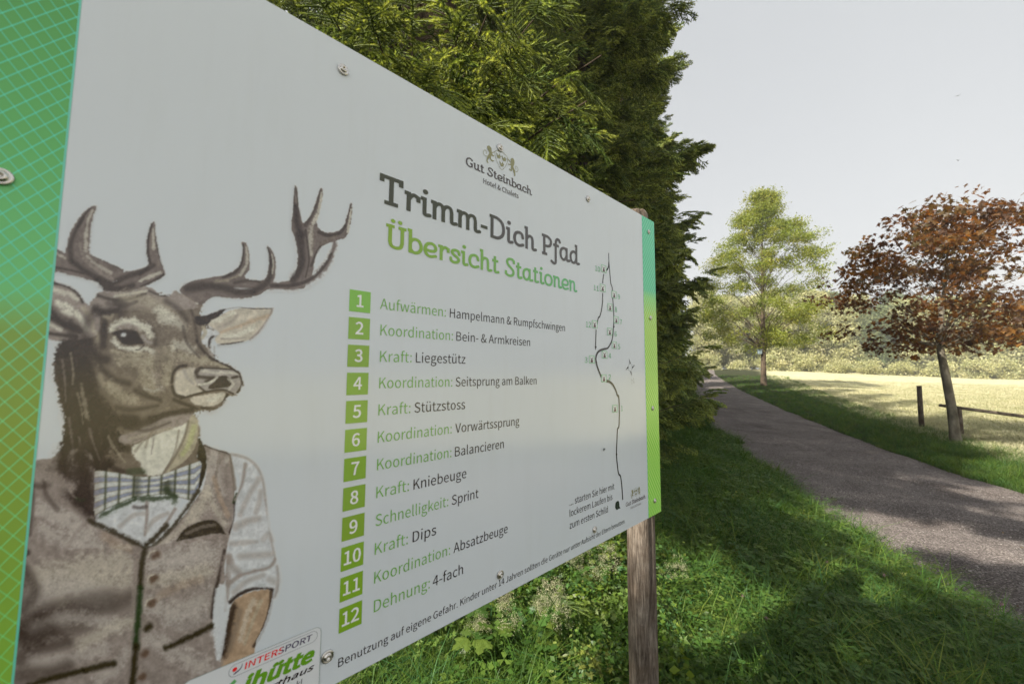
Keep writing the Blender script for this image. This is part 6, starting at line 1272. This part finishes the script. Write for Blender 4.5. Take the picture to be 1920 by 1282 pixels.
def lobed(seed):
    r = np.random.RandomState(seed); mb = MB()
    for i in range(7):
        a = 2 * math.pi * i / 7 + r.uniform(-.3, .3); h = r.uniform(.16, .34); R = r.uniform(.06, .16); tip = np.array([math.cos(a) * R, math.sin(a) * R, h]); mb.cur = (.8, .9, .7); mb.tube([(0, 0, 0), tuple(tip * [.4, .4, .7]), tuple(tip)], [.003, .0025, .0018], 4, False); mb.cur = (r.uniform(.8, 1.3),) * 3
        for da in (-.9, 0, .9):
            d = np.array([math.cos(a + da), math.sin(a + da), -.15]); s = np.array([-d[1], d[0], 0]); l = .085 * (1 if da else 1.25)
            V = [tip] + [tip + d * l * x1 + s * l * y1 for x1, y1 in ((.25, -.22), (.4, -.2), (.5, -.34), (.62, -.2), (.78, -.22), (1, 0), (.78, .22), (.62, .2), (.5, .34), (.4, .2), (.25, .22))]
            m_0 = tip + d * l * .5 + np.array([0, 0, .006]); V.append(m_0); mb.add(V, [(len(V) - 1, k_, (k_ + 1) % 12) for k_ in range(12)])
    me = mb.mesh('leaves', False, True); me.materials.append(M['herb']); return me
LB = [lobed(170 + i) for i in range(3)]
for i, (x_, y_, sc_) in enumerate([(-.50, 2.15, 1.2), (-.30, 2.2, 1.1), (-.12, 1.9, .8), (.62, 1.75, .6), (-.6, 2.7, 1.2), (.2, 2.55, .8)]):
    o = meshobj('leafy_plant', LB[i % 3]); tag(o, 'low green plant with lobed leaves in the grass near the foot of the sign', 'plant', 'lobed leafy plants near the sign'); o.location = (x_, y_, float(gz(x_, y_))); o.rotation_euler = (0, 0, rnd.uniform(0, 6)); o.scale = (sc_,) * 3
# clover flowers
def clover_fl(seed):
    V, F, C = blossom_head(seed, 130, .004, .006); V = V * [.55, .55, .55]; return V * .8, F, C
for i, (px, py) in enumerate([(1397, 1225), (1442, 1275), (1555, 1136), (1663, 1151), (1424, 968), (1885, 1197)]):
    p = hit(px, py); g = float(gz(p[0], p[1])); root = empty('clover_flower', (p[0], p[1], g), ['pink clover flower in the sunny patch right of the post', 'pink clover flower lowest in the photo, below the sunny patch', 'dull pink clover flower in the shaded grass middle of the verge', 'mauve clover flower near the gravel edge', 'small pink flower high in the verge right of the board corner', 'pale pink flower beside the gravel at the right edge'][i], 'flower', 'clover flowers in the verge')
    mb = MB(); mb.cur = (.9, .9, .8); mb.tube([(0, 0, 0), (.01, 0, .1), (0, 0, .2)], .0018, 4, False); mb.build('stem', M['herb'], root, col=True)
    V, F, C = clover_fl(180 + i); me = fast_mesh('flower_head', V * .9, F); vcol(me, C); me.materials.append(M['pink']); o = meshobj('flower_head', me, None, root); o.location = (0, 0, .2)
# birds far up
for i, (px, py, s_) in enumerate([(1796, 180, .16), (1797, 301, .16)]):
    r = ray(px, py); p = CAM + r / np.linalg.norm(r) * 45; mb = MB(); mb.tube([(-.5, 0, 0), (0, 0, .05), (.5, 0, 0)], [.02, .16, .03], 8); mb.add([(-.1, 0, 0), (.2, 0, 0), (.05, 1.0, .35), (-.15, .9, .3)], [(0, 1, 2, 3)]); mb.add([(-.1, 0, .01), (.2, 0, .01), (.05, -1.0, .35), (-.15, -.9, .3)], [(0, 1, 2, 3)])
    o = mb.build('bird', mfly); o.location = tuple(p); o.scale = (s_,) * 3; o.rotation_euler = (0, 0, .6 + i); tag(o, ['small dark bird high in the sky at the right', 'tiny bird lower in the sky above the copper maple'][i], 'bird')
print('total objects', len(bpy.data.objects))

# ------------------------------------------------------------------ thin summer haze over the whole valley
hb = MB(); hb.box((-1000, -800, -1.6), (1300, 1600, 96)); ho = hb.build('haze', None, kind='stuff')
mhz = bpy.data.materials.new('summer_haze'); mhz.use_nodes = True; t_ = mhz.node_tree; t_.nodes.clear(); o_ = nn(t_, 'ShaderNodeOutputMaterial'); v_ = nn(t_, 'ShaderNodeVolumePrincipled')
v_.inputs['Color'].default_value = (.93, .96, 1.0, 1); v_.inputs['Density'].default_value = .0021; v_.inputs['Anisotropy'].default_value = .2; t_.links.new(v_.outputs[0], o_.inputs['Volume']); ho.data.materials.append(mhz)
